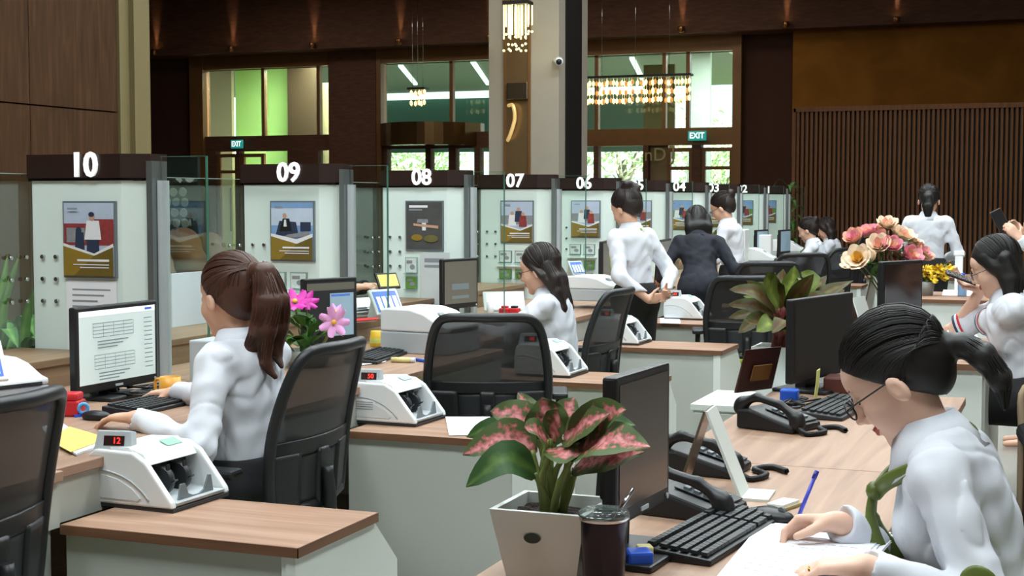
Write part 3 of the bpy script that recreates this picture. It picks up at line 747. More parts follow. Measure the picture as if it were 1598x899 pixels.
# slatted screen
YS = 21.5; xs0 = xY(1243, YS); ztop = zY(1243, 170, YS)
bm = B(); b2(bm, xs0, 4.4, YS + .06, YS + .16, 0, ztop); sw = struct('wall_slatted', bm, M('slat_backing', '#2c1f16', .7), 'dark walnut slatted screen wall')
SLATM = wood('slat_walnut', '#5c3d27', '#68462e', '#745036', (6, 6, .4), .7, spec=.15)
bm = B(); b2(bm, -.019, .019, -.05, .07, 0, ztop - .05, .003); sl0 = obj('slat', bm, SLATM, sw, (xs0 + .03, YS, 0))
for i in range(1, 112):
    c = sl0.copy(); COL.objects.link(c); c.location = (xs0 + .03 + .066 * i, YS, 0)
bm = B(); b2(bm, xs0 - .03, 4.4, YS - .07, YS + .1, ztop - .05, ztop + .02); obj('top_rail', bm, SLATM, sw)
bm = B(); b2(bm, xs0 - .05, xs0, YS - .07, YS + .16, 0, ztop); obj('end_post', bm, SLATM, sw)
# stone column in the hall
YC = 16.0; cx0, cx1 = xY(763, YC), xY(872, YC)
bm = B(); b2(bm, cx0, cx1, YC, YC + 1.05, 0, ZC); col = struct('wall_column', bm, STONE, 'pale stone column in the banking hall')
bm = B(); b2(bm, xY(790, YC), xY(826, YC), YC - .02, YC + .02, 0, ZC); obj('inset_panel', bm, M('bronze_mirror', '#8d7350', .3, metal=.6, var=.1), col)
for px in (789, 827):
    bm = B(); b2(bm, xY(px, YC) - .012, xY(px, YC) + .012, YC - .035, YC + .02, 0, ZC); obj('inset_trim', bm, BRONZE, col)
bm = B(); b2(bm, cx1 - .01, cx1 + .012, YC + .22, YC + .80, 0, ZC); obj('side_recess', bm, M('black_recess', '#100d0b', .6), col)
pc = atY(808, 142, YC - .05); bm = B(); b2(bm, -.13, .13, -.03, .05, -.1, .1, .01); t = tag(obj('wall_plate', bm, M('plate_metal', '#8b7a62', .25, metal=.9), loc=pc), 'small square metal plate on the column inset', 'plate')
pc = atY(797, 192, YC - .1); bm = B(); tube(bm, spl([(-.06, .08, .21), (0.03, 0, .2), (.05, 0, .05), (0, 0, -.12), (-.07, .08, -.2)], 6), .022, 8); tag(obj('curved_reflection', bm, M('reflection_gold', '#ffd58a', .25, metal=.6, emit=.5), loc=pc), 'curved gold reflection on the column inset, built as a glowing tube', 'handle')  # a reflection in the inset, imitated by a self-lit tube
pc = atY(872, 96, YC - .1); t = thing('security_camera', 'small white dome security camera on the stone column', 'camera', pc)
bm = B(); ball(bm, (0, 0, 0), .055); obj('housing', bm, WPLAST, t); bm = B(); ball(bm, (.012, -.03, -.006), .036); obj('lens_dome', bm, BLACKP, t); bm = B(); cyl(bm, (-.04, .02, 0), (-.09, .1, .02), .022); obj('bracket', bm, WPLAST, t)
# chandeliers
CRYS = M('crystal_warm', '#ffdf9e', .1, emit=2.2, var=.3, scale=30); CRYD = M('crystal_amber', '#c98a4a', .1, emit=.9, var=.6, scale=40)
def chandelier(name, label, c, w, rows, n, drop, plate=True):
    t = thing(name, label, 'chandelier', c)
    if plate:
        bm = B(); b2(bm, -w / 2, w / 2, -.1, .1, 0, .04, .005); obj('ceiling_plate', bm, BLACKP, t)
        bm = B()
        for x in (-w * .3, 0, w * .3): cyl(bm, (x, 0, .04), (x, 0, ZC - c[2]), .004, n=6)
        obj('suspension_wires', bm, CHROME, t)
    rnd = random.Random(n)
    for i in range(n):
        x = (i + .5) / n * w - w / 2; bm = B(); L = drop * rnd.uniform(.55, 1)
        y = rnd.uniform(-.09, .09)
        if rows == 0:
            cyl(bm, (x, y, 0), (x, y, -L * .75), .009, n=6); ball(bm, (x, y, -L), .016, sub=1)
        else:
            tube(bm, [(x, y, 0), (x, y, -drop)], .002, 4)
            for r in range(rows): ball(bm, (x + rnd.uniform(-.01, .01), y, -drop * (.25 + .75 * r / max(1, rows - 1)) + rnd.uniform(-.01, .02)), .036, (.8, .8, 1.5), 1)
        obj('crystal_strand', bm, CRYS if rows == 0 or i % 3 else CRYD, t)
    return t
pc = atY(808, 8, 15.4); chandelier('crystal_chandelier', 'crystal rod chandelier glowing in front of the stone column', pc, .30, 0, 22, .52)
ld = bpy.data.lights.new('chandelier_glow', 'POINT'); ld.energy = 8; ld.color = (1, .8, .5); ld.shadow_soft_size = .1; o = bpy.data.objects.new('chandelier_glow', ld); COL.objects.link(o); o.location = pc + Vector((0, -.25, -.3))
p0 = atY(905, 122, 24.6); p1 = atY(1080, 120, 24.6); chandelier('chandelier_beads', 'long row of amber beads imitating a chandelier reflected in the right entrance windows', (p0 + p1) / 2 , (p1 - p0).length, 3, 44, .40)  # glowing beads built in place of a chandelier's reflection in the glass
pc = atY(652, 140, 24.6); chandelier('chandelier_beads', 'small amber bead chandelier before the middle entrance window', pc, .36, 2, 8, .25)
# exit signs
TEAL = M('exit_teal', '#2aa39b', .4, emit=.55, var=.02); WEM = M('exit_white', '#ffffff', .4, emit=1., var=0)
for i, (px, py, w) in enumerate(((1088, 212, .33), (370, 225, .26))):
    pc = atY(px, py, 25.75); t = thing('exit_sign', ('teal exit sign above the right glass doors', 'teal exit sign above the left lobby doors')[i], 'sign', pc, 0, 'exit signs')
    bm = B(); b2(bm, -w / 2, w / 2, -.03, .03, -.085, .085, .006); obj('sign_box', bm, TEAL, t); lettering('sign_text', 'EXIT', .15, WEM, t, (0, -.032, .0), ext=.002, bold=.003, sx=.9 if w > .3 else .72)
    bm = B(); b2(bm, -.02, .02, .0, .3, -.02, .02); obj('bracket', bm, STEEL, t)
# veneer wall and pilaster on the left
XL = -7.0; y1 = atX(185, 200, XL).y; y2 = atX(224, 200, XL).y
bm = B(); b2(bm, XL - .3, XL - .03, -1, y1, 0, ZC); vw = struct('wall_veneer', bm, BROWN, 'brown wood veneer wall on the left')
ys = [y1 - .005 - 1.02 * i for i in range(10)]
zs = [0, zY(90, 217, 8.7) if False else 2.13, ZC]
for i in range(9):
    for j in range(2):
        bm = B(); b2(bm, XL - .035, XL, ys[i + 1] + .004, ys[i] - .004, zs[j] + .006, zs[j + 1] - .006); obj('veneer_panel', bm, WOODW, vw)
bm = B(); b2(bm, XL - .5, XL + .02, y1, y2 - .16, 0, ZC); b2(bm, XL - .5, XL + .07, y1 + .12, y2, 0, ZC); struct('trim_4', bm, CREAM, 'cream pilaster at the end of the veneer wall')
# ------------------------------------------------------------------ teller line
YK = lambda k: 4.70 + 1.63 * k
XO = lambda k: -.032 * k   # the teller line runs slightly off the wall axis
XD0, XD1 = -3.94, -3.36
XDC = (XD0 + XD1) / 2
NUM = ['10', '09', '08', '07', '06', '05', '04', '03', '02', '01']
SKYB = M('poster_sky', '#b7c4d8', .6, var=.12, scale=18); SKYB2 = M('poster_blue', '#7fa3cf', .6, var=.25, scale=14); DKP = M('poster_dark', '#4a4a48', .6, var=.35, scale=14)
PSKIN = M('poster_skin', '#c69a80', .6); PRED = M('poster_red', '#8e3636', .6, var=.5, scale=40); PWHT = M('poster_white', '#e6e8ea', .6); PGREY = M('poster_grey', '#8b8c90', .6, var=.4, scale=40)
PGRN = M('leaflet_green', '#5f8f3a', .6, var=.3, scale=30); PINK_ = M('leaflet_pale', '#cfdcd6', .6, var=.2, scale=60)
ACRY = glass('acrylic', '#eef7f4', .7, haze=.12)
def poster(par, cx, cz, w, h, kind):
    bm = B(); b2(bm, -w / 2 - .008, w / 2 + .008, -.012, 0, -h / 2 - .008, h / 2 + .008, .002)
    f = obj('poster_frame', bm, MGREY, par, (cx, 0, cz))
    it = []; X = lambda u: -w / 2 + u * w; Z = lambda v: -h / 2 + v * h
    def rc(u0, u1, v0, v1, m): it.append((R4(X(u0), X(u1), Z(v0), Z(v1)), m))
    def pg(pts, m): it.append(([(X(u), Z(v)) for u, v in pts], m))
    def ov(u, v, ru, rv, m): it.append((oval(X(u), Z(v), ru * w, rv * h), m))
    if kind == 'couple':
        rc(0, 1, 0, 1, SKYB); rc(0, 1, .42, .72, PRED); rc(.05, .42, .46, .66, PGREY); rc(.62, 1, .55, .78, PRED)
        ov(.3, .62, .06, .055, NAVYP); pg([(.22, .34), (.42, .34), (.4, .6), (.24, .6)], NAVYP)
        pg([(.46, .3), (.72, .3), (.7, .52), (.47, .52)], NAVYP); pg([(.42, .5), (.76, .5), (.72, .76), (.47, .76)], PWHT); ov(.58, .81, .055, .055, PSKIN); ov(.57, .845, .06, .035, NAVYP)
    elif kind == 'sofa':
        rc(0, 1, 0, 1, SKYB2); rc(0, 1, .6, .9, M('poster_cloud', '#c4d2e4', .6, var=.2, scale=12)); rc(.7, .95, .5, .66, NAVYP); pg([(.1, .42), (.66, .42), (.6, .66), (.2, .68)], NAVYP); pg([(.2, .5), (.5, .5), (.44, .72), (.28, .72)], BLACKP); pg([(.3, .58), (.38, .58), (.36, .7), (.32, .7)], PWHT); ov(.33, .77, .05, .045, PSKIN)
        pg([(.2, .36), (.95, .42), (.9, .5), (.4, .44)], PGREY)
    elif kind == 'dark':
        rc(0, 1, 0, 1, DKP); rc(.08, .6, .88, .93, PWHT); rc(.08, .45, .82, .85, INK)
        pg([(.3, .56), (.62, .56), (.6, .64), (.32, .64)], PGREY); pg([(.45, .4), (.55, .4), (.56, .56), (.44, .56)], PWHT); pg([(.2, .5), (.9, .44), (.9, .5), (.2, .55)], PSKIN); ov(.3, .25, .16, .07, GOLD); ov(.7, .23, .2, .08, M('poster_olive', '#6a6435', .6, var=.3))
    else:
        rc(0, 1, 0, 1, SKYB if kind == 'family' else SKYB2); rc(0, 1, .44, .66, PGREY if kind == 'family' else PGRN)
        for u, v in ((.35, .62), (.56, .72), (.7, .6)):
            ov(u, v + .09, .06, .05, PSKIN); pg([(u - .13, v - .22), (u + .13, v - .22), (u + .1, v + .05), (u - .1, v + .05)], (PWHT, PRED, NAVYP)[int(u * 10) % 3])
    if kind != 'dark':
        pg([(0, 0), (1, 0), (1, .45), (.62, .31), (0, .45)] if kind != 'sofa' else [(0, 0), (1, 0), (1, .46), (.62, .36), (0, .46)], PWHT)
        pg([(0, 0), (1, 0), (1, .40), (.62, .28), (0, .41)], GOLD); pg([(1, 0), (1, .40), (.62, .28), (.2, 0)], M('poster_bronze', '#6d5a1e', .5, var=.1))
        for v, a in ((.20, .28), (.15, .2), (.11, .34)): rc(a, .92, v, v + (.03 if v == .20 else .014), PWHT)
        rc(.1, .3, .91, .935, INK)
    layers('poster_print', it, f, (0, -.0125, 0))
def holder(par, cx, cz, w, h, m):
    bm = B(); b2(bm, -w / 2, w / 2, -.002, 0, -h / 2, h / 2); b2(bm, -w / 2, w / 2, -.03, 0, -h / 2 - .004, -h / 2); f = obj('leaflet_holder', bm, ACRY, par, (cx, 0, cz))
    layers('leaflet', [(R4(-w * .42, w * .42, -h * .44, h * .44), m), (R4(-w * .35, w * .1, h * .1, h * .3), PGREY), (oval(w * .1, -h * .1, w * .2, h * .16), INK)], f, (0, -.008, 0))
NW = ['ten', 'nine', 'eight', 'seven', 'six', 'five', 'four', 'three', 'two', 'one']
DPOS = ['man in a white shirt', 'suited man on a sofa', 'dark print', 'family, second row of holders', 'family and a split sheet', 'family behind the bun', 'blue lake', 'lake hidden by the glasses', 'small lake', 'smallest lake']
def divider(k):
    Y = YK(k); t = thing('counter_divider', 'mint white divider panel numbered %s with the %s poster' % (NW[k], DPOS[k].split(',')[0]), 'divider', (XDC + XO(k), Y, .75), 0, 'numbered counter dividers')
    hw = (XD1 - XD0) / 2
    bm = B(); prism(bm, [(-hw, .10), (-hw + .055, 0), (hw - .10, 0), (hw, .05), (hw, .13), (-hw, .13)], 0, .775, 'z'); obj('panel_body', bm, MINT, t)
    bm = B(); prism(bm, [(-hw - .015, .10), (-hw + .045, -.018), (hw - .09, -.018), (hw + .012, .035), (hw + .012, .145), (-hw - .015, .145)], .785, .878, 'z'); s = obj('sign_box', bm, SIGNB, t)
    bm = B(); b2(bm, -hw + .02, hw - .02, .02, .12, .774, .786); obj('sign_gap', bm, BLACKP, t)
    lettering('number', NUM[k], .132, LETW, s, (0.034, -.024, .832), bold=.0028, ext=.005)
    bm = B(); b2(bm, hw + .002, hw + .028, .02, .12, 0, .85); obj('side_post', bm, STEEL, t); bm = B(); b2(bm, hw + .03, hw + .052, .05, .10, 0, .775); obj('side_post', bm, LGREY, t)
    bm = B(); b2(bm, hw + .03, hw + .235, .075, .087, 0, .868); f = obj('glass_fin', bm, GLASS, t)
    bm = B(); b2(bm, hw + .2345, hw + .2375, .074, .088, 0, .868); b2(bm, hw + .03, hw + .2375, .074, .088, .867, .869); obj('fin_edge', bm, GLASSE, f)
    for i in range(2):
        for j in range(3):
            bm = B(); cyl(bm, (-hw + .105 + .065 * i, 0, .475 - .088 * j), (-hw + .105 + .065 * i, -.012, .475 - .088 * j), .0085, n=12); obj('stud', bm, CHROME, t)
    kind = ['couple', 'sofa', 'dark', 'family', 'family', 'family', 'lake', 'lake', 'lake', 'lake'][k]
    poster(t, .045, .545, .235, .285, kind)
    if k == 0:
        layers('notice_sheet', [(R4(-.12, .12, -.28, .03), PAPER)] + [(R4(-.09, .09 - .03 * (i % 3), -.01 - .022 * i, -.004 - .022 * i), INK) for i in range(9)], t, (.045, -.003, .355))
    elif k == 2:
        holder(t, -.045, .305, .085, .10, PINK_); holder(t, -.045, .20, .085, .08, PGRN)
        layers('notice_sheet', [(R4(-.095, .095, -.2, .16), M('grey_sheet', '#c9d0d0', .8)), (R4(-.07, .06, .1, .125), INK), (R4(-.07, .06, .07, .085), INK)], t, (.12, -.02, .225))
    elif k in (1, 3, 4):
        for cx in (-.045, .075): holder(t, cx, .298, .10, .085, PINK_); holder(t, cx, .175, .10, .07, PGRN)
        bm = B(); b2(bm, -.11, .14, -.03, 0, .228, .236); obj('leaflet_shelf', bm, WHITE, t)
    elif k < 8:
        bm = B(); b2(bm, -.11, .14, -.03, 0, .228, .236); obj('leaflet_shelf', bm, WHITE, t)
    return t
for k in range(10): divider(k)
# glass screens on the counter front between dividers
ordn = lambda k: 'glass screen on the counter front between dividers %s and %s' % (NW[k], NW[k + 1]) if 0 <= k < 9 else 'glass screen on the counter front before divider ten'
for k in range(-1, 9):
    y0, y1_ = (YK(k) + .14 if k >= 0 else 3.0), YK(k + 1) + .05
    t = thing('glass_screen', ordn(k), 'glass screen', (-3.93 + XO(k + .5), (y0 + y1_) / 2, .862), 0, 'glass screens of the teller counter'); L = y1_ - y0
    bm = B(); b2(bm, -.006, .006, -L / 2, L / 2, 0, .69); g = obj('pane', bm, GLASS, t)
    bm = B(); b2(bm, -.007, .007, -L / 2, L / 2, .69, .693); obj('pane_edge', bm, M('pane_edge_pale', '#8fa79c', .3), g)
    if k < 3:
        for i in range(2):
            for j in range(3):
                bm = B(); cyl(bm, (.006, L / 2 - .16 + .09 * i, .36 - .088 * j), (.016, L / 2 - .16 + .09 * i, .36 - .088 * j), .008, n=10); obj('stud', bm, CHROME, t)
# counter ledge, desks and low side cabinets, one of each per station
STN = lambda k: ('before the divider numbered ten' if k < 0 else 'behind the divider numbered %s' % NW[k])
for k in range(-3, 9):
    y0, y1_ = YK(k) - .02, YK(k + 1) - .022
    t = thing('counter_ledge', 'raised wooden counter ledge %s' % (STN(k) if k >= -1 else ('at the far left edge of the picture' if k == -2 else 'nearest the camera, out at the left')), 'counter', (-3.75 + XO(k + .5), (y0 + .172 + y1_) / 2, 0), 0, 'counter ledges'); L = y1_ - y0 - .172
    bm = B(); b2(bm, -.21, .20, -L / 2, L / 2, .832, .86, .003); obj('ledge_top', bm, LEDGEW, t)
    bm = B(); b2(bm, .03, .19, -L / 2, L / 2, .0, .831); obj('ledge_body', bm, LEDGEW, t)
    dw = .535 if k < 1 else .32
    L = y1_ - y0; t = thing('teller_desk', 'wooden teller desk %s' % (STN(k) if k >= -1 else ('with the white device at the left edge' if k == -2 else 'nearest the camera at the left')), 'desk', (-3.02 + XO(k + .5), (y0 + y1_) / 2, 0), 0, 'teller desks')
    bm = B(); b2(bm, -.535, dw, -L / 2, L / 2, .722, .75, .003); obj('desk_top', bm, TOPW_Y, t)
    bm = B(); b2(bm, dw - .035, dw - .015, -L / 2, L / 2, .60, .721); obj('apron', bm, GREYP, t)
    bm = B(); b2(bm, -.52, dw - .036, -L / 2, -L / 2 + .025, 0, .721); obj('side_panel', bm, GREYP, t)
for k in range(-1, 9):
    Y = YK(k) - .03; t = thing('side_cabinet', 'low white side cabinet with wooden top %s' % ('nearest the camera' if k < 0 else 'in line with divider ' + NW[k]), 'cabinet', (-2.13 + XO(k), Y, 0), 0, 'low side cabinets')
    xl = -.345 if k < 1 else -.56; bm = B(); b2(bm, xl, .355, 0, .43, .584, .61, .002)
    f = obj('cabinet_top', bm, TOPW_X, t)
    bm = B(); b2(bm, xl - .001, .357, -.002, .0, .584, .609); b2(bm, .355, .357, -.002, .432, .584, .609); obj('top_edging', bm, EDGEW, f)
    bm = B(); b2(bm, xl + .005, .315, .015, .42, .0, .583); obj('cabinet_body', bm, GREYP, t)
    bm = B(); prism(bm, [(.005, 0), (.005, .583), (.43, .583), (.57, .45), (.57, 0)], .318, .345, 'x'); obj('end_panel', bm, WHITE, t)
    bm = B(); b2(bm, .305, .317, .008, .014, .0, .583); obj('corner_strip', bm, WHITE, t)
# ------------------------------------------------------------------ island desks on the right
ISX0, ISX1 = -1.035, -.36
for i, (y0, y1_, lab) in enumerate(((2.1, 3.795, 'wooden island desk with the keyboard and writing pad'), (3.8, 5.35, 'wooden island desk with the two black telephones'))):
    t = thing('island_desk', lab, 'desk', ((ISX0 + ISX1) / 2, (y0 + y1_) / 2, 0), 0, 'island desks'); L = y1_ - y0; hw = (ISX1 - ISX0) / 2
    bm = B(); b2(bm, -hw, hw, -L / 2, L / 2, .722, .75, .002); obj('desk_top', bm, TOPW_Y, t)
    bm = B(); b2(bm, -hw + .01, -hw + .035, -L / 2 + .01, L / 2 - .01, 0, .721); obj('modesty_panel', bm, GREYP, t)
    for s in (-1, 1):
        bm = B(); b2(bm, -hw + .036, hw - .06, s * (L / 2 - .035) - .012, s * (L / 2 - .035) + .012, 0, .721); obj('side_panel', bm, GREYP, t)
# white low cupboard behind the island that carries the second plant
def cupboard(name, label, x0, x1, y0, y1_, h, topm=None, group=None):
    t = thing(name, label, 'cabinet', ((x0 + x1) / 2, (y0 + y1_) / 2, 0), 0, group); w, d = (x1 - x0) / 2, (y1_ - y0) / 2
    bm = B(); b2(bm, -w, w, -d, d, 0, h - .026); obj('cabinet_body', bm, GREYP, t)
    bm = B(); b2(bm, -w - .01, w + .01, -d - .01, d + .01, h - .025, h, .002); obj('cabinet_top', bm, topm or TOPW_X, t)
    for s in (-1, 1):
        bm = B(); b2(bm, s * w / 2 - w / 2 + .006, s * w / 2 + w / 2 - .006, -d - .016, -d - .001, .05, h - .035); f = obj('cabinet_door', bm, GREYP, t)
        bm = B(); tube(bm, [(s * .03, -d - .03, h * .6), (s * .03, -d - .03, h * .6 + .1)], .005); obj('handle', bm, STEEL, f)
    return t
cupboard('low_cupboard', 'white cupboard with the leafy bronze plant on it', -1.45, -.75, 5.75, 6.2, .62, WHITE)
# ------------------------------------------------------------------ chairs
NET = None
def netmat():
    m, nt, b = newmat('black_mesh_fabric'); out = nt.nodes['Material Output']
    b.inputs['Base Color'].default_value = (*srgb('#1a1b1d'), 1); b.inputs['Roughness'].default_value = .6
    tr = nt.nodes.new('ShaderNodeBsdfTransparent'); mx = nt.nodes.new('ShaderNodeMixShader'); mx.inputs[0].default_value = .93
    nt.links.new(tr.outputs[0], mx.inputs[1]); nt.links.new(b.outputs[0], mx.inputs[2]); nt.links.new(mx.outputs[0], out.inputs[0]); return m
NET = netmat()
FRM = M('chair_frame_plastic', '#1c1e20', .42, var=.1)
def office_chair(label, loc, rz, top=1.0, arms=True, group='black mesh office chairs'):
    """seat faces +x; top = height of the backrest top"""
    t = thing('office_chair', label, 'chair', (loc[0], loc[1], 0), rz, group); zs = .45; hb = top - .50
    bm = B(); prism(bm, [(-.2, -.2), (-.12, -.24), (.16, -.24), (.24, -.16), (.24, .16), (.16, .24), (-.12, .24), (-.2, .2)], zs - .05, zs + .03, 'z', bev=.02); obj('seat', bm, LIME, t)
    bm = B(); b2(bm, -.19, .22, -.22, .22, zs - .085, zs - .05, .01); obj('seat_pan', bm, FRM, t)
    # curved backrest: u across, v up
    def bp(u, v):
        w = (.225 + .025 * math.sin(v * PI)) * (1 - .12 * v ** 3); x = -.235 - .10 * v + .05 * math.sin(v * PI) * .6 + .045 * (u * u) 
        return Vector((x, u * w, .50 + hb * v))
    def strip(name, u0, u1, v0, v1, m, th, nu=6, nv=8):
        bm = B(); g = [[bm.verts.new(bp(u0 + (u1 - u0) * i / nu, v0 + (v1 - v0) * j / nv)) for i in range(nu + 1)] for j in range(nv + 1)]
        for j in range(nv):
            for i in range(nu): bm.faces.new((g[j][i], g[j][i + 1], g[j + 1][i + 1], g[j + 1][i])).smooth = True
        o = obj(name, bm, m, t)
        if th: md = o.modifiers.new('thick', 'SOLIDIFY'); md.thickness = th; md.offset = 0
        return o
    # outer frame as one closed tube
    loop = [bp(-.93, 0.02)] + [bp(-1, v) for v in (.1, .3, .5, .7, .86)] + [bp(-.95, .95), bp(-.82, .99)] + [bp(u, 1.0) for u in (-.5, 0, .5)] + [bp(.82, .99), bp(.95, .95)] + [bp(1, v) for v in (.86, .7, .5, .3, .1)] + [bp(.93, .02), bp(0, 0)]
    bm = B(); q = spl(loop + [loop[0]], 3); tube(bm, q, .019, 8, cap=False); obj('back_frame', bm, FRM, t)
    strip('back_mesh', -.95, .95, .40, .975, NET, 0)
    strip('lumbar_panel', -.97, .97, .34, .44, FRM, .014); strip('side_rail', -.97, -.5, .03, .36, FRM, .02); strip('side_rail', .5, .97, .03, .36, FRM, .02)
    strip('spine', -.12, .12, .0, .36, FRM, .03); strip('lower_panel', -.5, .5, .04, .34, DARKP, .006)
    bm = B(); tube(bm, spl([(-.02, 0, zs - .07), (-.2, 0, zs - .06), (-.27, 0, zs + .02), (-.262, 0, .62)], 5), .022, 8); obj('back_bracket', bm, FRM, t)
    if arms:
        for s in (-1, 1):
            bm = B(); tube(bm, spl([(0, s * .24, zs - .06), (0, s * .29, zs + .0), (-.02, s * .295, zs + .17)], 5), .016, 8); f = obj('arm_post', bm, FRM, t)
            bm = B(); box(bm, (.0, s * .295, zs + .185), (.24, .07, .028), bev=.01); obj('arm_pad', bm, FRM, f)
    bm = B(); cyl(bm, (0, 0, .09), (0, 0, zs - .08), .026); obj('gas_lift', bm, FRM, t)
    for i in range(5):
        a = 2 * PI * i / 5 + .3; d = Vector((math.cos(a), math.sin(a), 0)); bm = B(); tube(bm, [d * .02 + Vector((0, 0, .10)), d * .3 + Vector((0, 0, .075))], [.026, .016], 8); l = obj('base_leg', bm, FRM, t)
        bm = B(); cyl(bm, d * .3 + Vector((-d.y, d.x, 0)) * .025 + Vector((0, 0, .03)), d * .3 - Vector((-d.y, d.x, 0)) * .025 + Vector((0, 0, .03)), .03, n=12); obj('castor', bm, BLACKP, l)
    return t
# ------------------------------------------------------------------ screens and machines
SCR_DOC = M('screen_document', '#c9d8d6', .3, emit=.35, var=.02); SCR_PALE = M('screen_pale_blue', '#8fa9b8', .3, emit=.3, var=.05); SCR_GREY = M('screen_grey', '#6a685e', .3, emit=.12, var=.05)
SCR_BLUE = M('screen_blue', '#4f74c9', .3, emit=.35, var=.05); SCR_LINE = M('screen_lines', '#7c8b90', .4); SCR_W = M('screen_white', '#e8eef0', .3, emit=.5, var=.02)
LEDR = M('red_digits', '#ff2a22', .4, emit=3., var=0); LEDW = M('display_dark', '#2a1414', .2)
def monitor(label, loc, rz, w, h, zb, screen='off', deskz=.75, frame=None, logo=False, group='computer monitors', tilt=0.):
    """screen faces +x, zb = height of its lower edge above the desk"""
    t = thing('computer_monitor', label, 'monitor', (loc[0], loc[1], deskz), rz, group); fm = frame or BLACKP
    bm = B(); b2(bm, -.03, 0, -w / 2, w / 2, zb, zb + h, .006); fr = obj('bezel', bm, fm, t)
    bm = B(); b2(bm, -.055, -.028, -w * .36, w * .36, zb + h * .14, zb + h * .82, .012); obj('back_shell', bm, fm, t)
    b_ = .016; lb = .03
    it = [(R4(-w / 2 + b_, w / 2 - b_, zb + lb, zb + h - b_), {'off': SCRN_OFF, 'doc': SCR_DOC, 'app': DARKP, 'grey': SCR_GREY, 'black': BLACKP, 'pale': SCR_PALE}[screen])]
    W_ = w / 2 - b_
    if screen == 'doc':
        it += [(R4(-W_, W_, zb + h - .035, zb + h - b_), SCR_W), (R4(W_ - .06, W_ - .02, zb + h - .03, zb + h - .022), SCR_BLUE)]
        for r in range(2):
            z0 = zb + h - .06 - r * .11
            for i in range(5): it.append((R4(-W_ + .07, W_ - .13, z0 - .012 * i - .0022, z0 - .012 * i), SCR_LINE))
            for i in range(5): it.append((R4(-W_ + .07 + i * (2 * W_ - .2) / 4 - .0008, -W_ + .07 + i * (2 * W_ - .2) / 4 + .0008, z0 - .05, z0), SCR_LINE))
            for i in range(3): it.append((R4(-W_ + .09, W_ - .16 - .03 * i, z0 - .066 - .011 * i, z0 - .062 - .011 * i), SCR_LINE))
        for i in range(12): it.append((R4(W_ - .08, W_ - .035, zb + h - .06 - .016 * i, zb + h - .057 - .016 * i), SCR_LINE))
    if screen == 'app':
        it += [(R4(-W_, W_, zb + h - .055, zb + h - .022), SCR_GREY), (R4(-W_ * .05, W_ * .95, zb + lb + .005, zb + h - .07), SCR_PALE), (R4(0, W_ * .8, zb + h - .085, zb + h - .075), SCR_BLUE)]
    if screen == 'grey':
        it += [(R4(-W_ * .55, W_ * .5, zb + h * .38, zb + h * .5), SCR_LINE), (R4(-W_ * .55, W_ * .5, zb + h * .2, zb + h * .26), SCR_LINE)]
    o = layers('screen', it, fr, (.0006, 0, 0), (0, 0, PI / 2), step=.0004)
    bm = B(); cyl(bm, (.001, w / 2 - .02, zb + .014), (.004, w / 2 - .02, zb + .014), .006, n=10); obj('power_button', bm, LGREY, fr)
    if logo:
        bm = B(); b2(bm, .0, .003, -.02, .02, zb + .010, zb + .018); obj('maker_badge', bm, LGREY, fr)
    bm = B(); prism(bm, [(-.05, .012), (-.09, .012), (-.075, zb + h * .45), (-.045, zb + h * .45)], -.05, .05, 'y'); obj('stand_neck', bm, fm, t)
    bm = B(); b2(bm, -.15, .06, -.12, .12, 0, .014, .005); obj('stand_base', bm, fm, t)
    return t
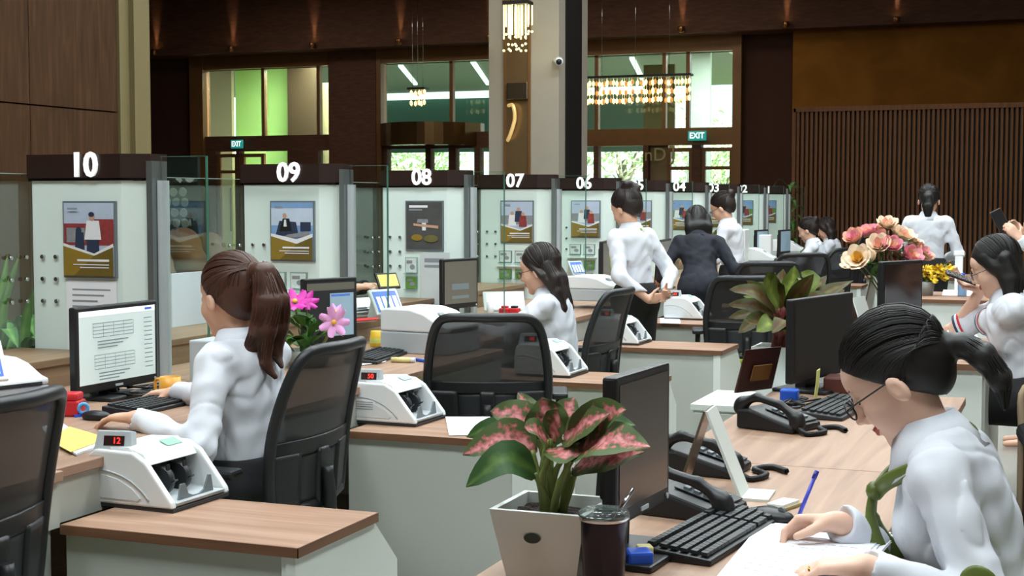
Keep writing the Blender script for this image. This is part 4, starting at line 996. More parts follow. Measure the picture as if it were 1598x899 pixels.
def money_counter(label, loc, rz, z0=.61, led='12', sc=1.0, sticker=False, group='banknote counting machines'):
    """front (stacker) faces +x"""
    t = thing('banknote_counter', label, 'counting machine', (loc[0], loc[1], z0), rz, group); t.scale = (sc,) * 3
    side = [(-.15, .012), (-.155, .10), (-.15, .150), (-.125, .168), (.01, .165), (.055, .140), (.10, .085), (.145, .030), (.15, .012)]
    for s in (-1, 1):
        bm = B(); prism(bm, side, s * .118, s * .142, 'y', bev=.006); c = obj('side_cheek', bm, WPLAST, t)
        pts = [(-.14, .105), (-.08, .108), (-.01, .09), (.04, .06), (.07, .03)]
        bm = B(); tube(bm, spl([(x, s * .1425, z) for x, z in pts], 4), .003, 6); obj('relief_line', bm, LGREY, c)
        bm = B(); prism(bm, [(-.153, .03), (-.153, .098), (-.10, .098), (-.04, .086), (.01, .062), (.04, .035), (.03, .028)], s * .1405, s * .1445, 'y'); obj('relief_panel', bm, M('machine_side', '#d3d8da', .4), c)
    bm = B(); prism(bm, [(-.15, .015), (-.155, .15), (-.12, .172), (-.02, .176), (.015, .150), (.0, .12), (.02, .03), (.14, .02), (.14, .015)], -.117, .117, 'y'); obj('machine_body', bm, WPLAST, t)
    bm = B(); b2(bm, -.148, .15, -.138, .138, 0, .013, .003); obj('base_plate', bm, DARKP, t)
    bm = B(); prism(bm, [(-.02, .174), (.03, .158), (.05, .128), (.042, .124), (.02, .15), (-.02, .166)], -.115, .115, 'y'); h = obj('hopper_lid', bm, WPLAST, t)
    bm = B(); box(bm, (.004, .05, .1705), (.035, .07, .002), (0, .42, 0)); obj('green_badge', bm, M('badge_green', '#9cc7b4', .4), h)
    bm = B(); prism(bm, [(.0, .125), (.018, .03), (.024, .03), (.008, .125)], -.114, .114, 'y'); obj('feed_wall', bm, BLACKP, t)
    for y in (-.04, .04):
        bm = B(); cyl(bm, (.035, y - .012, .07), (.035, y + .012, .07), .042, n=18); w = obj('stacker_wheel', bm, DARKP, t)
        bm = B()
        for a in range(6): box(bm, (.035 + .046 * math.cos(a), y, .07 + .046 * math.sin(a)), (.02, .016, .004), (0, -a - .6, 0))
        obj('wheel_fingers', bm, BLACKP, w)['kind'] = 'stuff'
    bm = B(); prism(bm, [(-.09, .016), (-.075, .072), (-.055, .072), (-.04, .04), (-.015, .03), (.015, .03), (.04, .04), (.06, .078), (.072, .076), (.085, .016)], .126, .132, 'x'); obj('stacker_plate', bm, MGREY, t)
    bm = B(); prism(bm, [(.0, .016), (.145, .016), (.15, .026), (.02, .034)], -.116, .116, 'y'); obj('stacker_tray', bm, LGREY, t)
    # display pod on the rear left, facing the near side
    bm = B(); prism(bm, [(-.06, .0), (.06, .0), (.052, .062), (-.05, .062)], -.024, .02, 'y', bev=.004); d = obj('display_pod', bm, LGREY, t, (-.085, -.095, .155), (-.22, 0, .25))
    layers('display_screen', [(R4(-.032, .032, .017, .046), LEDW)], d, (.004, -.0245, 0)); lettering('display_digits', led, .026, LEDR, d, (.012, -.0262, .031), ext=.0005)
    if sticker: layers('label_sheet', [(R4(-.06, .04, -.02, .03), PAPER)] + [(R4(-.055, .03, .018 - .009 * i, .021 - .009 * i), INK) for i in range(4)], t, (-.07, -.1435, .07))
    return t
def printer(label, loc, rz, z0=.75, w=.36, d=.30, h=.21, group='passbook printers'):
    """profile visible on the -y side, low front towards +x"""
    t = thing('passbook_printer', label, 'printer', (loc[0], loc[1], z0), rz, group); a = w / 2
    bm = B(); prism(bm, [(-a, 0), (-a, h * .48), (a, h * .48), (a, 0)], -d / 2, d / 2, 'y', bev=.006); obj('lower_case', bm, LGREY, t)
    bm = B(); prism(bm, [(-a, h * .49), (-a, h * .97), (-a * .8, h), (-a * .1, h * .99), (a * .3, h * .9), (a * .75, h * .68), (a, h * .62), (a, h * .49)], -d / 2, d / 2, 'y', bev=.008); obj('upper_cover', bm, WPLAST, t)
    bm = B(); b2(bm, a - .002, a + .004, -d * .4, d * .4, h * .50, h * .56); obj('paper_slot', bm, DARKP, t)
    bm = B(); box(bm, (a * .45, -d * .1, h * .86), (.03, .05, .003), (0, .5, 0)); obj('button_panel', bm, MGREY, t)
    return t
KEYM = M('key_black', '#232629', .5, var=.15)
def keyboard(label, loc, rz, z0=.75, full=False, group='computer keyboards', m=None):
    """long side along y, user at +x"""
    t = thing('keyboard', label, 'keyboard', (loc[0], loc[1], z0), rz, group); L, D = .44, .15
    bm = B(); prism(bm, [(-D / 2, 0), (-D / 2, .026), (D / 2, .013), (D / 2, 0)], -L / 2, L / 2, 'y', bev=.004); obj('case', bm, m or BLACKP, t)
    tilt = math.atan(.013 / D); rows = 6; cols = 20
    one = B(); kb = None
    for r in range(rows):
        x = -D / 2 + .022 + r * .0212 + (.004 if r else 0); z = .027 - (x + D / 2) * .0867 + .0015
        y = -L / 2 + .012
        while y < L / 2 - .02:
            wk = .0175
            if r == 5 and -.1 < y < .0: wk = .11
            if abs(y - .085) < .008 or abs(y - .148) < .006: y += .012; continue
            if full:
                if kb is None or wk > .02:
                    b = B(); prism(b, [(-.008, 0), (-.0065, .007), (.0065, .007), (.008, 0)], -wk / 2, wk / 2, 'y'); me = obj('key', b, KEYM, t)
                    if wk < .02: kb = me.data
                    o = me
                else: o = obj('key', kb, None, t)
                o.location = (x, y + wk / 2, z); o.rotation_euler = (0, tilt, 0)
            else: box(one, (x, y + wk / 2, z + .003), (.015, wk - .0025, .006), (0, tilt, 0))
            y += wk + .0022
    if full: one.free()
    else: obj('keys', one, KEYM, t)
    return t
def desk_phone(label, loc, rz, z0=.75, cord=True, group='black desk telephones'):
    """handset across the left (+y) side; front towards +x"""
    t = thing('desk_telephone', label, 'telephone', (loc[0], loc[1], z0), rz, group)
    bm = B(); prism(bm, [(-.1, 0), (-.1, .06), (-.05, .062), (.1, .022), (.1, 0)], -.085, .085, 'y', bev=.008); obj('base', bm, BLACKP, t)
    bm = B(); prism(bm, [(-.03, .0585), (.09, .027), (.09, .030), (-.03, .0615)], -.03, .075, 'y'); kp = obj('keypad', bm, DARKP, t)
    bm = B()
    for i in range(4):
        for j in range(3): box(bm, (-.005 + .024 * i, -.012 + .026 * j, .058 - .0063 * i), (.014, .018, .006), (0, .26, 0))
    obj('keypad_buttons', bm, MGREY, kp)
    s = Sculpt(); s.chain([(-.10, -.06, .075), (-.04, -.06, .098), (.04, -.06, .082), (.105, -.06, .045)], [.015, .0125, .0125, .015], .01); s.cone((-.098, -.06, .06), (-.09, -.06, .075), .023, .02, .015); s.cone((.10, -.06, .03), (.096, -.06, .045), .025, .022, .015)
    s.build('handset', [BLACKP], t, .0045)
    if cord:
        pts = spl([(.1, -.06, .02), (.15, -.09, .008), (.17, -.02, .008), (.12, .04, .008), (.15, .09, .008), (.2, .05, .008)], 16); bm = B(); co = []
        n = len(pts) * 5
        for i in range(n):
            f = i / 5; j = min(int(f), len(pts) - 2); p = pts[j].lerp(pts[j + 1], f - j); d = (pts[j + 1] - pts[j]).normalized(); u = Vector((-d.y, d.x, 0)); a = i * 1.25
            co.append(p + (u * math.cos(a) + Vector((0, 0, 1)) * math.sin(a)) * .007)
        tube(bm, co, .0022, 5); obj('coiled_cord', bm, BLACKP, t)
    return t
def tent_stand(label, loc, rz, z0=.75, w=.16, h=.24, group='table display stands'):
    t = thing('display_stand', label, 'display stand', (loc[0], loc[1], z0), rz, group)
    bm = B(); prism(bm, [(.09, 0), (.006, h), (0, h), (.082, 0)], -w / 2, w / 2, 'y'); obj('front_sheet', bm, WHITE, t)
    bm = B(); prism(bm, [(-.07, 0), (-.004, h), (.002, h), (-.062, 0)], -w / 2, w / 2, 'y'); obj('back_sheet', bm, M('stand_bronze', '#7d6c5a', .3, metal=.5), t)
    bm = B(); b2(bm, .07, .15, -w / 2, w / 2, 0, .006); obj('foot_sheet', bm, WHITE, t)
    return t
def tablet(label, loc, rz, z0=.86, w=.17, h=.13, m=None, group='customer tablets'):
    t = thing('customer_tablet', label, 'tablet', (loc[0], loc[1], z0), rz, group)
    bm = B(); prism(bm, [(.0, .0), (-.11, 0), (-.07, h)], -w * .3, w * .3, 'y'); obj('stand', bm, WPLAST, t)
    f = B(); box(f, (0, 0, 0), (.016, w, h), bev=.005); fr = obj('tablet_frame', f, WPLAST, t, (-.035, 0, h * .5 + .01), (0, -.5, 0))
    it = [(R4(-w * .42, w * .42, -h * .4, h * .4), m or SCR_BLUE)]
    if m is None: it += [(R4(-w * .34 + i * w * .19, -w * .2 + i * w * .19, -h * .34, h * .2), SCR_W) for i in range(4)]
    layers('tablet_screen', it, fr, (.0085, 0, 0), (0, 0, PI / 2)); return t
# ------------------------------------------------------------------ placing the teller-line furniture
# chairs (rz: direction the sitter looks)
office_chair('black mesh chair cut off by the left picture edge', (-2.53, 2.60), PI + .1, 1.0)
office_chair('black mesh chair of the brown-haired teller at counter ten', (-2.44, 3.98), PI + .02, 1.0)
office_chair('empty black mesh chair behind the second banknote counter', (-2.31, 5.66), PI / 2 + .35, .98)
office_chair('black mesh chair of the teller with long dark hair', (-2.5, 7.2), PI - .05, .98)
office_chair('black mesh chair with lime seat left of the bronze plant', (-1.92, 8.92), PI / 2 + .25, .98)
office_chair('dark chair right behind the navy suit', (-2.12, 10.5), PI / 2 + .3, 1.0)
office_chair('dark chair leaning behind the bronze plant top', (-2.24, 12.25), PI / 2 + .5, 1.0)
office_chair('dark chair in front of the far bun-haired teller', (-2.3, 13.85), PI - .4, .99)
office_chair('dark chair of the far bun-haired teller', (-2.36, 15.6), PI - .1, 1.1)
office_chair('dark chair behind the far bun-haired teller', (-2.45, 17.2), PI, 1.08)
# monitors
def mon(label, p0, p1, ztop, h, **k):
    """between two pixel columns at the top corners"""
    a = atz(*p0, ztop); b = atz(*p1, ztop); w = (b - a).to_2d().length; d = (b - a).normalized(); rz = math.atan2(-d.x, d.y)
    return monitor(label, ((a + b) / 2), rz, w, h, ztop - h - .75, **k)
a_ = atz(118, 480, 1.082); b_ = atz(245, 467, 1.082)
mon('monitor showing a white document on the desk at counter ten', (117, 481), (245, 468), 1.083, .30, screen='doc', logo=True)
mon('monitor with a pale blue window behind the pink orchids', (474, 436), (557, 432), 1.095, .30, screen='app')
mon('monitor with a grey screen beside the printer at counter eight', (691, 405), (746, 402), 1.11, .29, screen='grey')
mon('narrow dark monitor beside the standing bun-haired teller', (941, 377), (966, 372), 1.14, .30, screen='grey')
mon('thin dark monitor left of the navy suit', (1031, 375), (1048, 372), 1.14, .28, screen='grey')
mon('far monitor with a bluish screen below poster two', (1181, 359), (1199, 358), 1.14, .28, screen='pale')
mon('farthest small monitor next to the orange card', (1218, 359), (1234, 358), 1.13, .26, screen='pale')
# banknote counters on the side cabinets
p = atz(250, 781, .61); money_counter('white banknote counter on the nearest side cabinet', p, -.04, led='12', sc=.94)
p = atz(622, 656, .61); money_counter('white banknote counter with red digits in front of the empty chair', p, -.03, led='50', sc=.93, sticker=True)
p = atz(862, 584, .61); money_counter('white banknote counter hidden half behind the empty chair', p, -.03, led='08', sc=.93)
p = atz(972, 535, .61); money_counter('white banknote counter peeking out behind the teller chair', p, -.03, led='00', sc=.93)
p = atz(1074, 497, .61); money_counter('white banknote counter on the cabinet below the navy suit', p, -.03, led='01', sc=.93)
# printers
printer('white passbook printer behind the empty chair', atz(672, 548, .75), -.12, w=.36, d=.3, h=.205)
printer('white passbook printer before the standing teller', atz(935, 468, .80), -.1, z0=.8, w=.36, h=.16)
printer('white passbook printer beside the standing teller in glasses', (-2.9, 13.95), .1, z0=.75, h=.24)
printer('far white passbook printer under divider one', (-3.02, 16.2), .1, z0=.75, h=.26)
p = atz(10, 640, .75); printer('white machine cut off by the left picture edge', (p.x - .12, p.y + .02), -.3, w=.34, h=.16)
tablet('white tablet with blue keys cut off at the left edge', (atz(5, 600, .88) + Vector((-.1, 0, 0))), -.5, .86, .2, .14)
tablet('white tablet with blue keys behind the passbook printer', atz(610, 497, .86), -.35, .86, .19, .14)
tablet('white tablet with blank bright screen beside the grey monitor', atz(788, 462, .86), -1.0, .75, .26, .13, SCR_W)
tablet('small tablet behind the teller with long hair', atz(905, 433, .86), -.4, .86, .15, .12)
# keyboards on the teller desks
keyboard('black keyboard by the yellow mug at counter ten', atz(250, 634, .75), 0)
keyboard('black keyboard beside the white passbook printer', atz(588, 560, .75), .15)
p = atz(150, 655, .75); bm = B(); ball(bm, (0, 0, .012), .05, (1.1, .62, .38)); t = tag(obj('computer_mouse', bm, BLACKP, loc=p), 'black mouse under the hand of the teller at counter ten', 'mouse')
# red stamp, blue stamp, papers, mug, cables at counter ten
p = atz(112, 648, .75); t = thing('red_stamp_box', 'red stamp box beside the document monitor', 'stamp', p, .3)
bm = B(); b2(bm, -.035, .035, -.04, .04, 0, .05, .006); obj('box', bm, REDP, t); bm = B(); b2(bm, -.03, .03, -.035, .035, .05, .075, .008); obj('lid', bm, REDP, t); bm = B(); b2(bm, .034, .038, -.02, .02, .03, .045); obj('window_slot', bm, BLACKP, t)
p = atz(78, 640, .75); t = thing('ink_stamp', 'blue self-inking stamp left of the red stamp box', 'stamp', p, .1)
bm = B(); b2(bm, -.03, .03, -.03, .03, 0, .03, .004); obj('stamp_body', bm, BLUEP, t); bm = B(); lathe(bm, [(.018, .03), (.022, .045), (.016, .058), (.003, .06)], 14); obj('stamp_knob', bm, BLUEP, t)
p = atz(130, 650, .75); t = thing('tape_dispenser', 'small light blue tape roll beside the red stamp box', 'tape', p, .9)
bm = B(); tube(bm, [(.015 * math.cos(a), 0, .026 + .015 * math.sin(a)) for a in np.linspace(0, 2 * PI, 18)], .006, 8, cap=False); obj('tape_roll', bm, M('pale_blue_tape', '#5aa0d8', .35), t); bm = B(); b2(bm, -.03, .03, -.012, .012, 0, .008); obj('base', bm, BLUEP, t)
def papers(label, pts, m, n=3, cat='paper', th=.0015, z=.75, name='paper_stack'):
    t = thing(name, label, cat, (*np.mean([(q.x, q.y) for q in pts], 0), z)); c = t.location.copy()
    for i in range(n):
        bm = B(); o = Vector((random.uniform(-.008, .008), random.uniform(-.008, .008), 0)) * i; prism(bm, [((q - c + o).x, (q - c + o).y) for q in pts], i * th * 2 + .0004, i * th * 2 + th + .0004, 'z'); obj('sheet', bm, m if i == n - 1 else PAPER, t)
    return t
papers('yellow sheet on white papers on the near teller desk', [atz(80, 690, .75), atz(120, 712, .75), atz(178, 690, .75), atz(118, 672, .75)], YPAPER, 4)
papers('white papers beside the yellow sheet at counter ten', [atz(70, 668, .75), atz(84, 690, .75), atz(112, 671, .75), atz(96, 660, .75)], PAPER, 2)
papers('white sheet on the second side cabinet', [atz(704, 681, .61), atz(778, 680, .61), atz(768, 652, .61), atz(698, 652, .61)], PAPER, 2, z=.61)
papers('white sheet under the banknote counter by the navy suit', [atz(1030, 505, .61), atz(1062, 506, .61), atz(1060, 497, .61), atz(1030, 497, .61)], PAPER, 2, z=.61)
papers('sheets next to the keyboard at counter nine', [atz(556, 572, .75), atz(600, 566, .75), atz(612, 552, .75), atz(566, 556, .75)], PAPER, 2)
p = atz(266, 623, .75); t = thing('coffee_mug', 'ochre yellow mug beside the keyboard at counter ten', 'mug', p, PI * .97)
MUG = M('ochre_glaze', '#d79b34', .35); bm = B(); lathe(bm, [(.03, 0), (.036, .004), (.039, .03), (.037, .08), (.034, .08), (.036, .03), (.03, .008), (.001, .007)], 24); obj('cup', bm, MUG, t)
bm = B(); tube(bm, spl([(.036, 0, .068), (.062, 0, .066), (.068, 0, .04), (.058, 0, .018), (.037, 0, .018)], 5), .0055, 8); obj('handle', bm, MUG, t)
p = atz(205, 620, .75); bm = B()
for q in range(4): tube(bm, spl([p + Vector((random.uniform(-.12, .12), random.uniform(-.08, .25), .006 + .03 * random.random())) for _ in range(6)], 6), .004, 6)
tag(obj('cable_tangle', bm, BLACKP), 'tangle of black cables behind the document monitor', 'cable')
p = atz(92, 791, .61); bm = B(); cyl(bm, p + Vector((-.07, -.01, .006)), p + Vector((.03, .02, .006)), .005); cyl(bm, p + Vector((.03, .02, .006)), p + Vector((.045, .024, .006)), .004, .001)
tag(obj('ballpoint_pen', bm, M('pen_cream', '#d9d2b0', .4)), 'cream pen lying on the nearest side cabinet', 'pen')
# counter nine clutter
p = atz(587, 541, .75); t = thing('yellow_jar', 'small yellow jar beside the printer at counter nine', 'jar', p)
bm = B(); lathe(bm, [(.028, 0), (.03, .005), (.03, .05), (.026, .056), (.026, .075), (.024, .076)], 18); obj('jar', bm, YELP, t); bm = B(); lathe(bm, [(.0305, .018), (.0308, .02), (.0308, .04), (.0305, .042)], 18, cap=False); obj('label_band', bm, M('jar_label', '#d7e07a', .6), t)
p = atz(625, 566, .75); t = thing('glue_stick', 'cream glue stick lying on the desk at counter nine', 'glue stick', p, .2); bm = B(); cyl(bm, (-.04, 0, .012), (.045, 0, .012), .012); obj('tube', bm, M('cream_plastic', '#e3d592', .45), t); bm = B(); cyl(bm, (.045, 0, .012), (.065, 0, .012), .011); obj('cap', bm, WPLAST, t)
p = atz(640, 566, .75); t = thing('marker_pen', 'blue marker pen behind the second banknote counter', 'pen', p + Vector((.05, .03, 0)), -.5); bm = B(); cyl(bm, (-.05, 0, .007), (.04, 0, .007), .007); obj('barrel', bm, BLUEP, t); bm = B(); cyl(bm, (.04, 0, .007), (.055, 0, .007), .006, .003); obj('tip', bm, BLACKP, t)
papers('red and white forms stacked on the ledge at counter nine', [atz(556, 496, .862), atz(590, 492, .862), atz(588, 478, .862), atz(552, 480, .862)], PAPER, 9, th=.003, z=.862)
papers('red form folder on the desk at counter nine', [atz(553, 503, .865), atz(588, 500, .865), atz(588, 497, .865), atz(553, 499, .865)], REDP, 2, th=.003, z=.862)
for i, (px, lab) in enumerate(((788, 'red stamp pad before the teller with long hair'), (803, 'red stamp pad touching the long-haired teller'))):
    p = atz(px, 491, .75); t = thing('red_stamp_pad', lab, 'stamp', p, 0, 'red stamps at counter eight'); bm = B(); b2(bm, -.03, .03, -.03, .03, 0, .04, .006); obj('case', bm, REDP, t); bm = B(); b2(bm, -.02, .02, -.02, .02, .04, .055, .006); obj('lid', bm, BLACKP if i else REDP, t)
p = atz(765, 495, .75); t = thing('pen_cup', 'white pen cup before the teller with long hair', 'cup', p); bm = B(); lathe(bm, [(.02, 0), (.022, .09), (.019, .09), (.018, .005), (.001, .004)], 14); obj('cup', bm, WPLAST, t)
# white leaning board and grey box behind the first glass screen
p0 = atX(266, 480, -3.9); p1 = atX(345, 480, -3.9); zt = atX(305, 424, -3.9).z; bm = B(); b2(bm, -3.905, -3.89, p0.y, p1.y, .861, zt)
t = tag(obj('white_board', bm, M('white_acrylic', '#dfe6f2', .4)), 'plain white privacy board standing on the ledge behind the glass', 'board')
p = atz(318, 606, .75); bm = B(); b2(bm, p.x - .05, p.x + .05, p.y - .02, p.y + .25, .7505, .93, .006); t = tag(obj('computer_case', bm, LGREY), 'light grey computer case in front of the brown-haired teller', 'computer')
# far small items by dividers 02 and 01
bm = B(); p = Vector((-3.1, 16.55, 0)); b2(bm, -.07, .07, -.012, .012, 0, .22, .003); o = tag(obj('orange_card', bm, M('orange_card', '#d6a06c', .6), loc=(p.x, p.y, .75)), 'orange card in a frame beside the farthest monitor', 'card')
bm = B(); b2(bm, -.13, .13, -.1, .1, 0, .42, .01); tag(obj('white_machine', bm, WPLAST, loc=(-3.08, 13.75, .75)), 'tall white machine right of the teller in glasses', 'machine')
bm = B(); b2(bm, -.09, .09, -.06, .06, 0, .34, .01); tag(obj('white_tower', bm, WPLAST, loc=(-3.05, 15.0, .75)), 'white upright box between the two far printers', 'box')
# ------------------------------------------------------------------ island furniture
mon('large black monitor in front of the writing woman', (962, 590), (1046, 565), 1.12, .285, screen='off', logo=True)
mon('wide black monitor behind the telephones', (1238, 468), (1332, 456), 1.10, .30, screen='black')
a_ = atD(1376, 415, 6.2); monitor('dark monitor in front of the rose bouquet', atz(1410, 414, 1.16), -.42, .34, .42, .0 + .02, screen='off', deskz=.74)
keyboard('black keyboard beside the writing pad', (atz(1110, 845, .75) + Vector((0, .02, 0))), -.12, full=True)
keyboard('dark grey keyboard under the wide black monitor', atz(1285, 642, .75) + Vector((.04, .02, 0)), -.1, m=DARKP)
desk_phone('black telephone under the large black monitor', atz(1080, 800, .75) + Vector((.0, .0, 0)), .2 - PI / 2 + 1.2)
desk_phone('black telephone behind the white display stand', atz(1100, 735, .75), -.1)
desk_phone('black telephone nearest the wide black monitor', atz(1215, 668, .75), -.35)
tent_stand('white tent stand in front of the middle telephone', atz(1106, 770, .75), .06, h=.205, w=.12)
tent_stand('white tent stand beside the wide black monitor', (-.95, 6.85, 0), -.2, h=.25)
tent_stand('white tent stand left of the rose bouquet monitor', (-.93, 7.32, 0), -.1, h=.34)
pad = papers('writing pad with handwriting under the pen', [atz(1135, 912, .75), atz(1290, 960, .75), atz(1400, 838, .75), atz(1206, 822, .75)], PAPER, 4, name='writing_pad')
bm = B(); A, Bq, Cq, Dq = atz(1150, 905, .75), atz(1290, 945, .75), atz(1388, 842, .75), atz(1212, 828, .75)
for i in range(9):
    f = (i + .8) / 10
    for s in range(9):
        g0 = (s + random.uniform(.05, .2)) / 9; g1 = g0 + random.uniform(.4, .75) / 9
        a = Dq.lerp(A, f); b = Cq.lerp(Bq, f); u, v = a.lerp(b, g0), a.lerp(b, g1); n_ = Vector((-(v - u).y, (v - u).x, 0)).normalized() * .0016
        z = Vector((0, 0, .0112)); bm.faces.new([bm.verts.new(q - Vector((pad.location.x, pad.location.y, pad.location.z)) + z) for q in (u - n_, v - n_, v + n_, u + n_)])
hw = rawobj('handwriting', bm, M('blue_ink', '#8f9bd0', .8), pad); hw['kind'] = 'stuff'
# tumbler
p = atz(942, 914, .75); t = thing('steel_tumbler', 'black tumbler with clear lid and straw beside the plant pot', 'tumbler', p)
TUM = M('tumbler_purple_black', '#2b2430', .25, metal=.7, var=.1)
bm = B(); lathe(bm, [(.034, 0), (.037, .004), (.044, .12), (.0445, .125), (.042, .125), (.036, .01), (.001, .009)], 28); obj('cup', bm, TUM, t)
bm = B(); lathe(bm, [(.0445, .125), (.046, .127), (.046, .136), (.042, .140), (.001, .138)], 28, cap=False); f = obj('lid', bm, ACRY, t)
bm = B(); lathe(bm, [(.0447, .122), (.0468, .124), (.0468, .131), (.0447, .133)], 28, cap=False); obj('steel_rim', bm, CHROME, t)
bm = B(); b2(bm, -.015, .02, -.009, .009, .139, .147, .003); obj('slider', bm, ACRY, f)
bm = B(); cyl(bm, (.0, .01, .1), (.042, .045, .172), .0035, n=10); obj('straw', bm, CHROME, t)
# blue correction tape, business-card box, stapler and cables
p = atz(1000, 886, .75); t = thing('blue_stapler', 'blue and yellow tape dispenser beside the tumbler', 'dispenser', p, .5)
bm = B(); b2(bm, -.03, .02, -.025, .025, 0, .035, .006); obj('case', bm, BLUEP, t); bm = B(); b2(bm, .0, .03, .02, .05, .015, .035, .004); obj('tape_end', bm, M('cream_tape', '#e8dfa0', .5), t)
bm = B(); tube(bm, spl([p + Vector((-.02, .12, .01)), p + Vector((.02, .2, .012)), p + Vector((.07, .26, .01)), p + Vector((.05, .36, .008))], 8), .004, 6); tag(obj('usb_cable', bm, DARKP), 'dark cable lying beside the large monitor base', 'cable')
p = atz(1222, 792, .75); t = thing('business_card_tray', 'clear tray of cards behind the pen', 'tray', p, -.3); bm = B(); b2(bm, -.025, .025, -.05, .05, 0, .008, .002); obj('tray', bm, M('tray_olive', '#a59a62', .4), t); bm = B(); b2(bm, -.02, .02, -.04, .04, .008, .014); obj('cards', bm, PAPER, t)
p = atz(1205, 815, .75); t = thing('computer_mouse', 'black mouse between the keyboard and the writing hand', 'mouse', p, -.4); bm = B(); ball(bm, (0, 0, .012), .05, (1.15, .62, .4)); obj('shell', bm, BLACKP, t); bm = B(); cyl(bm, (.025, -.004, .029), (.025, .004, .029), .008, n=12); obj('scroll_wheel', bm, MGREY, t)
# things under the wide monitor
p = atz(1203, 618, .75); t = thing('brochure_stand', 'dark red brochure leaning behind the telephone', 'brochure', p + Vector((-.05, .1, 0)), -.5)
bm = B(); prism(bm, [(-.05, 0), (.0, .16), (.004, .16), (-.04, 0)], -.1, .1, 'y'); obj('cover', bm, M('maroon_card', '#43201c', .5), t); bm = B(); box(bm, (-.008, .0, .07), (.006, .1, .06), (0, .3, 0)); obj('picture', bm, M('brown_print', '#7d5526', .6), t)
p = atz(1232, 632, .75); bm = B(); b2(bm, -.03, .03, -.025, .025, 0, .055, .006); tag(obj('blue_box', bm, BLUEP, loc=p), 'small blue box beside the telephone handset', 'box')
p = atz(1272, 628, .75); t = thing('sticky_note', 'pale yellow sticky note hanging from the wide monitor', 'note', p); bm = B(); prism(bm, [(0, .0), (.008, .06), (.012, .115), (.009, .115), (.005, .06), (-.003, 0)], -.03, .03, 'y'); obj('note_sheet', bm, M('note_yellow', '#dfe28c', .8), t)
p = atz(1254, 640, .75); bm = B()
for q in range(5): tube(bm, spl([p + Vector((random.uniform(-.1, .04), random.uniform(-.06, .16), .006 + .02 * random.random())) for _ in range(5)], 6), .004, 6)
tag(obj('cable_tangle', bm, BLACKP), 'tangle of dark cables below the yellow note', 'cable')
p = atz(1310, 612, .75); bm = B(); b2(bm, -.05, .05, -.06, .06, 0, .06, .008); tag(obj('reddish_box', bm, M('red_brown', '#5c2f27', .5), loc=p), 'reddish brown box behind the grey keyboard', 'box')
# ------------------------------------------------------------------ desks farther right
def plain_desk(label, x0, x1, y0, y1_, h=.75):
    t = thing('staff_desk', label, 'desk', ((x0 + x1) / 2, (y0 + y1_) / 2, 0), 0, 'staff desks on the right'); w, d = (x1 - x0) / 2, (y1_ - y0) / 2
    bm = B(); b2(bm, -w, w, -d, d, h - .028, h, .002); f = obj('desk_top', bm, TOPW_X, t); bm = B(); b2(bm, -w, w, -d - .002, -d, h - .028, h - .001); obj('top_edging', bm, EDGEW, f)
    bm = B(); b2(bm, -w + .02, w - .02, -d + .02, -d + .04, .0, h - .029); obj('front_panel', bm, WHITE, t)
    for s in (-1, 1): bm = B(); b2(bm, s * (w - .02) - .012, s * (w - .02) + .012, -d + .04, d - .02, 0, h - .029); obj('side_panel', bm, GREYP, t)
    return t
plain_desk('desk under the arm of the woman in short sleeves', -1.1, -.35, 6.45, 7.7)
plain_desk('white fronted desk carrying the yellow flowers', -1.25, .55, 10.6, 11.5)
plain_desk('far desk behind the woman with her back turned', -1.3, .6, 13.6, 14.3)
p = atz(1443, 507, .75); t = thing('paper_cup', 'brown and white paper cup beside the dark monitor', 'cup', (-.86, 7.35, .75)); bm = B(); lathe(bm, [(.028, 0), (.038, .075), (.034, .075), (.026, .004), (.001, .003)], 18); obj('cup', bm, M('kraft_cup', '#9a6a4a', .6), t); bm = B(); lathe(bm, [(.0385, .072), (.04, .074), (.04, .082), (.001, .084)], 18, cap=False); obj('lid', bm, WPLAST, t)
papers('papers and folders at the elbow of the woman in short sleeves', [atz(1470, 545, .75), atz(1525, 552, .75), atz(1528, 528, .75), atz(1472, 528, .75)], PAPER, 7, th=.004)
papers('wide white sheets on the desk with the yellow flowers', [atz(1470, 462, .75), atz(1532, 463, .75), atz(1530, 455, .75), atz(1472, 453, .75)], PAPER, 2)
p = atz(1497, 500, .75); t = thing('red_wallet', 'red purse on the desk of the woman in short sleeves', 'purse', (-.55, 7.42, .75), .2); bm = B(); box(bm, (0, 0, .02), (.16, .09, .04), bev=.016); obj('purse', bm, M('dark_red_leather', '#8e2a2c', .5), t); bm = B(); tube(bm, [(-.08, 0, .04), (.08, 0, .04)], .004, 6); obj('zip', bm, CHROME, t)
mon('slim dark monitor behind the yellow flowers', (1484, 384), (1492, 383), 1.03, .27, screen='grey')
a_ = atD(1497, 392, 11.2); t = thing('card_reader', 'white upright card reader behind the woman in short sleeves', 'reader', (a_.x, a_.y, .75)); bm = B(); b2(bm, -.03, .03, -.02, .02, 0, .30, .005); obj('stem', bm, WPLAST, t); bm = B(); b2(bm, -.04, .04, -.025, .025, .27, .31, .008); obj('reader_head', bm, WPLAST, t)
a_ = atz(1502, 447, .75); t = thing('water_bottle', 'blue capped clear bottle on the far right desk', 'bottle', (-.78, 11.0, .75)); bm = B(); lathe(bm, [(.03, 0), (.032, .01), (.032, .1), (.014, .14), (.014, .15)], 16); obj('bottle', bm, M('bottle_blue', '#7f9fc4', .2), t); bm = B(); lathe(bm, [(.017, .148), (.017, .17), (.001, .172)], 14); obj('cap', bm, BLUEP, t)
mon('dark monitor below the woman with her back turned', (1448, 378), (1462, 376), 1.06, .3, screen='black')
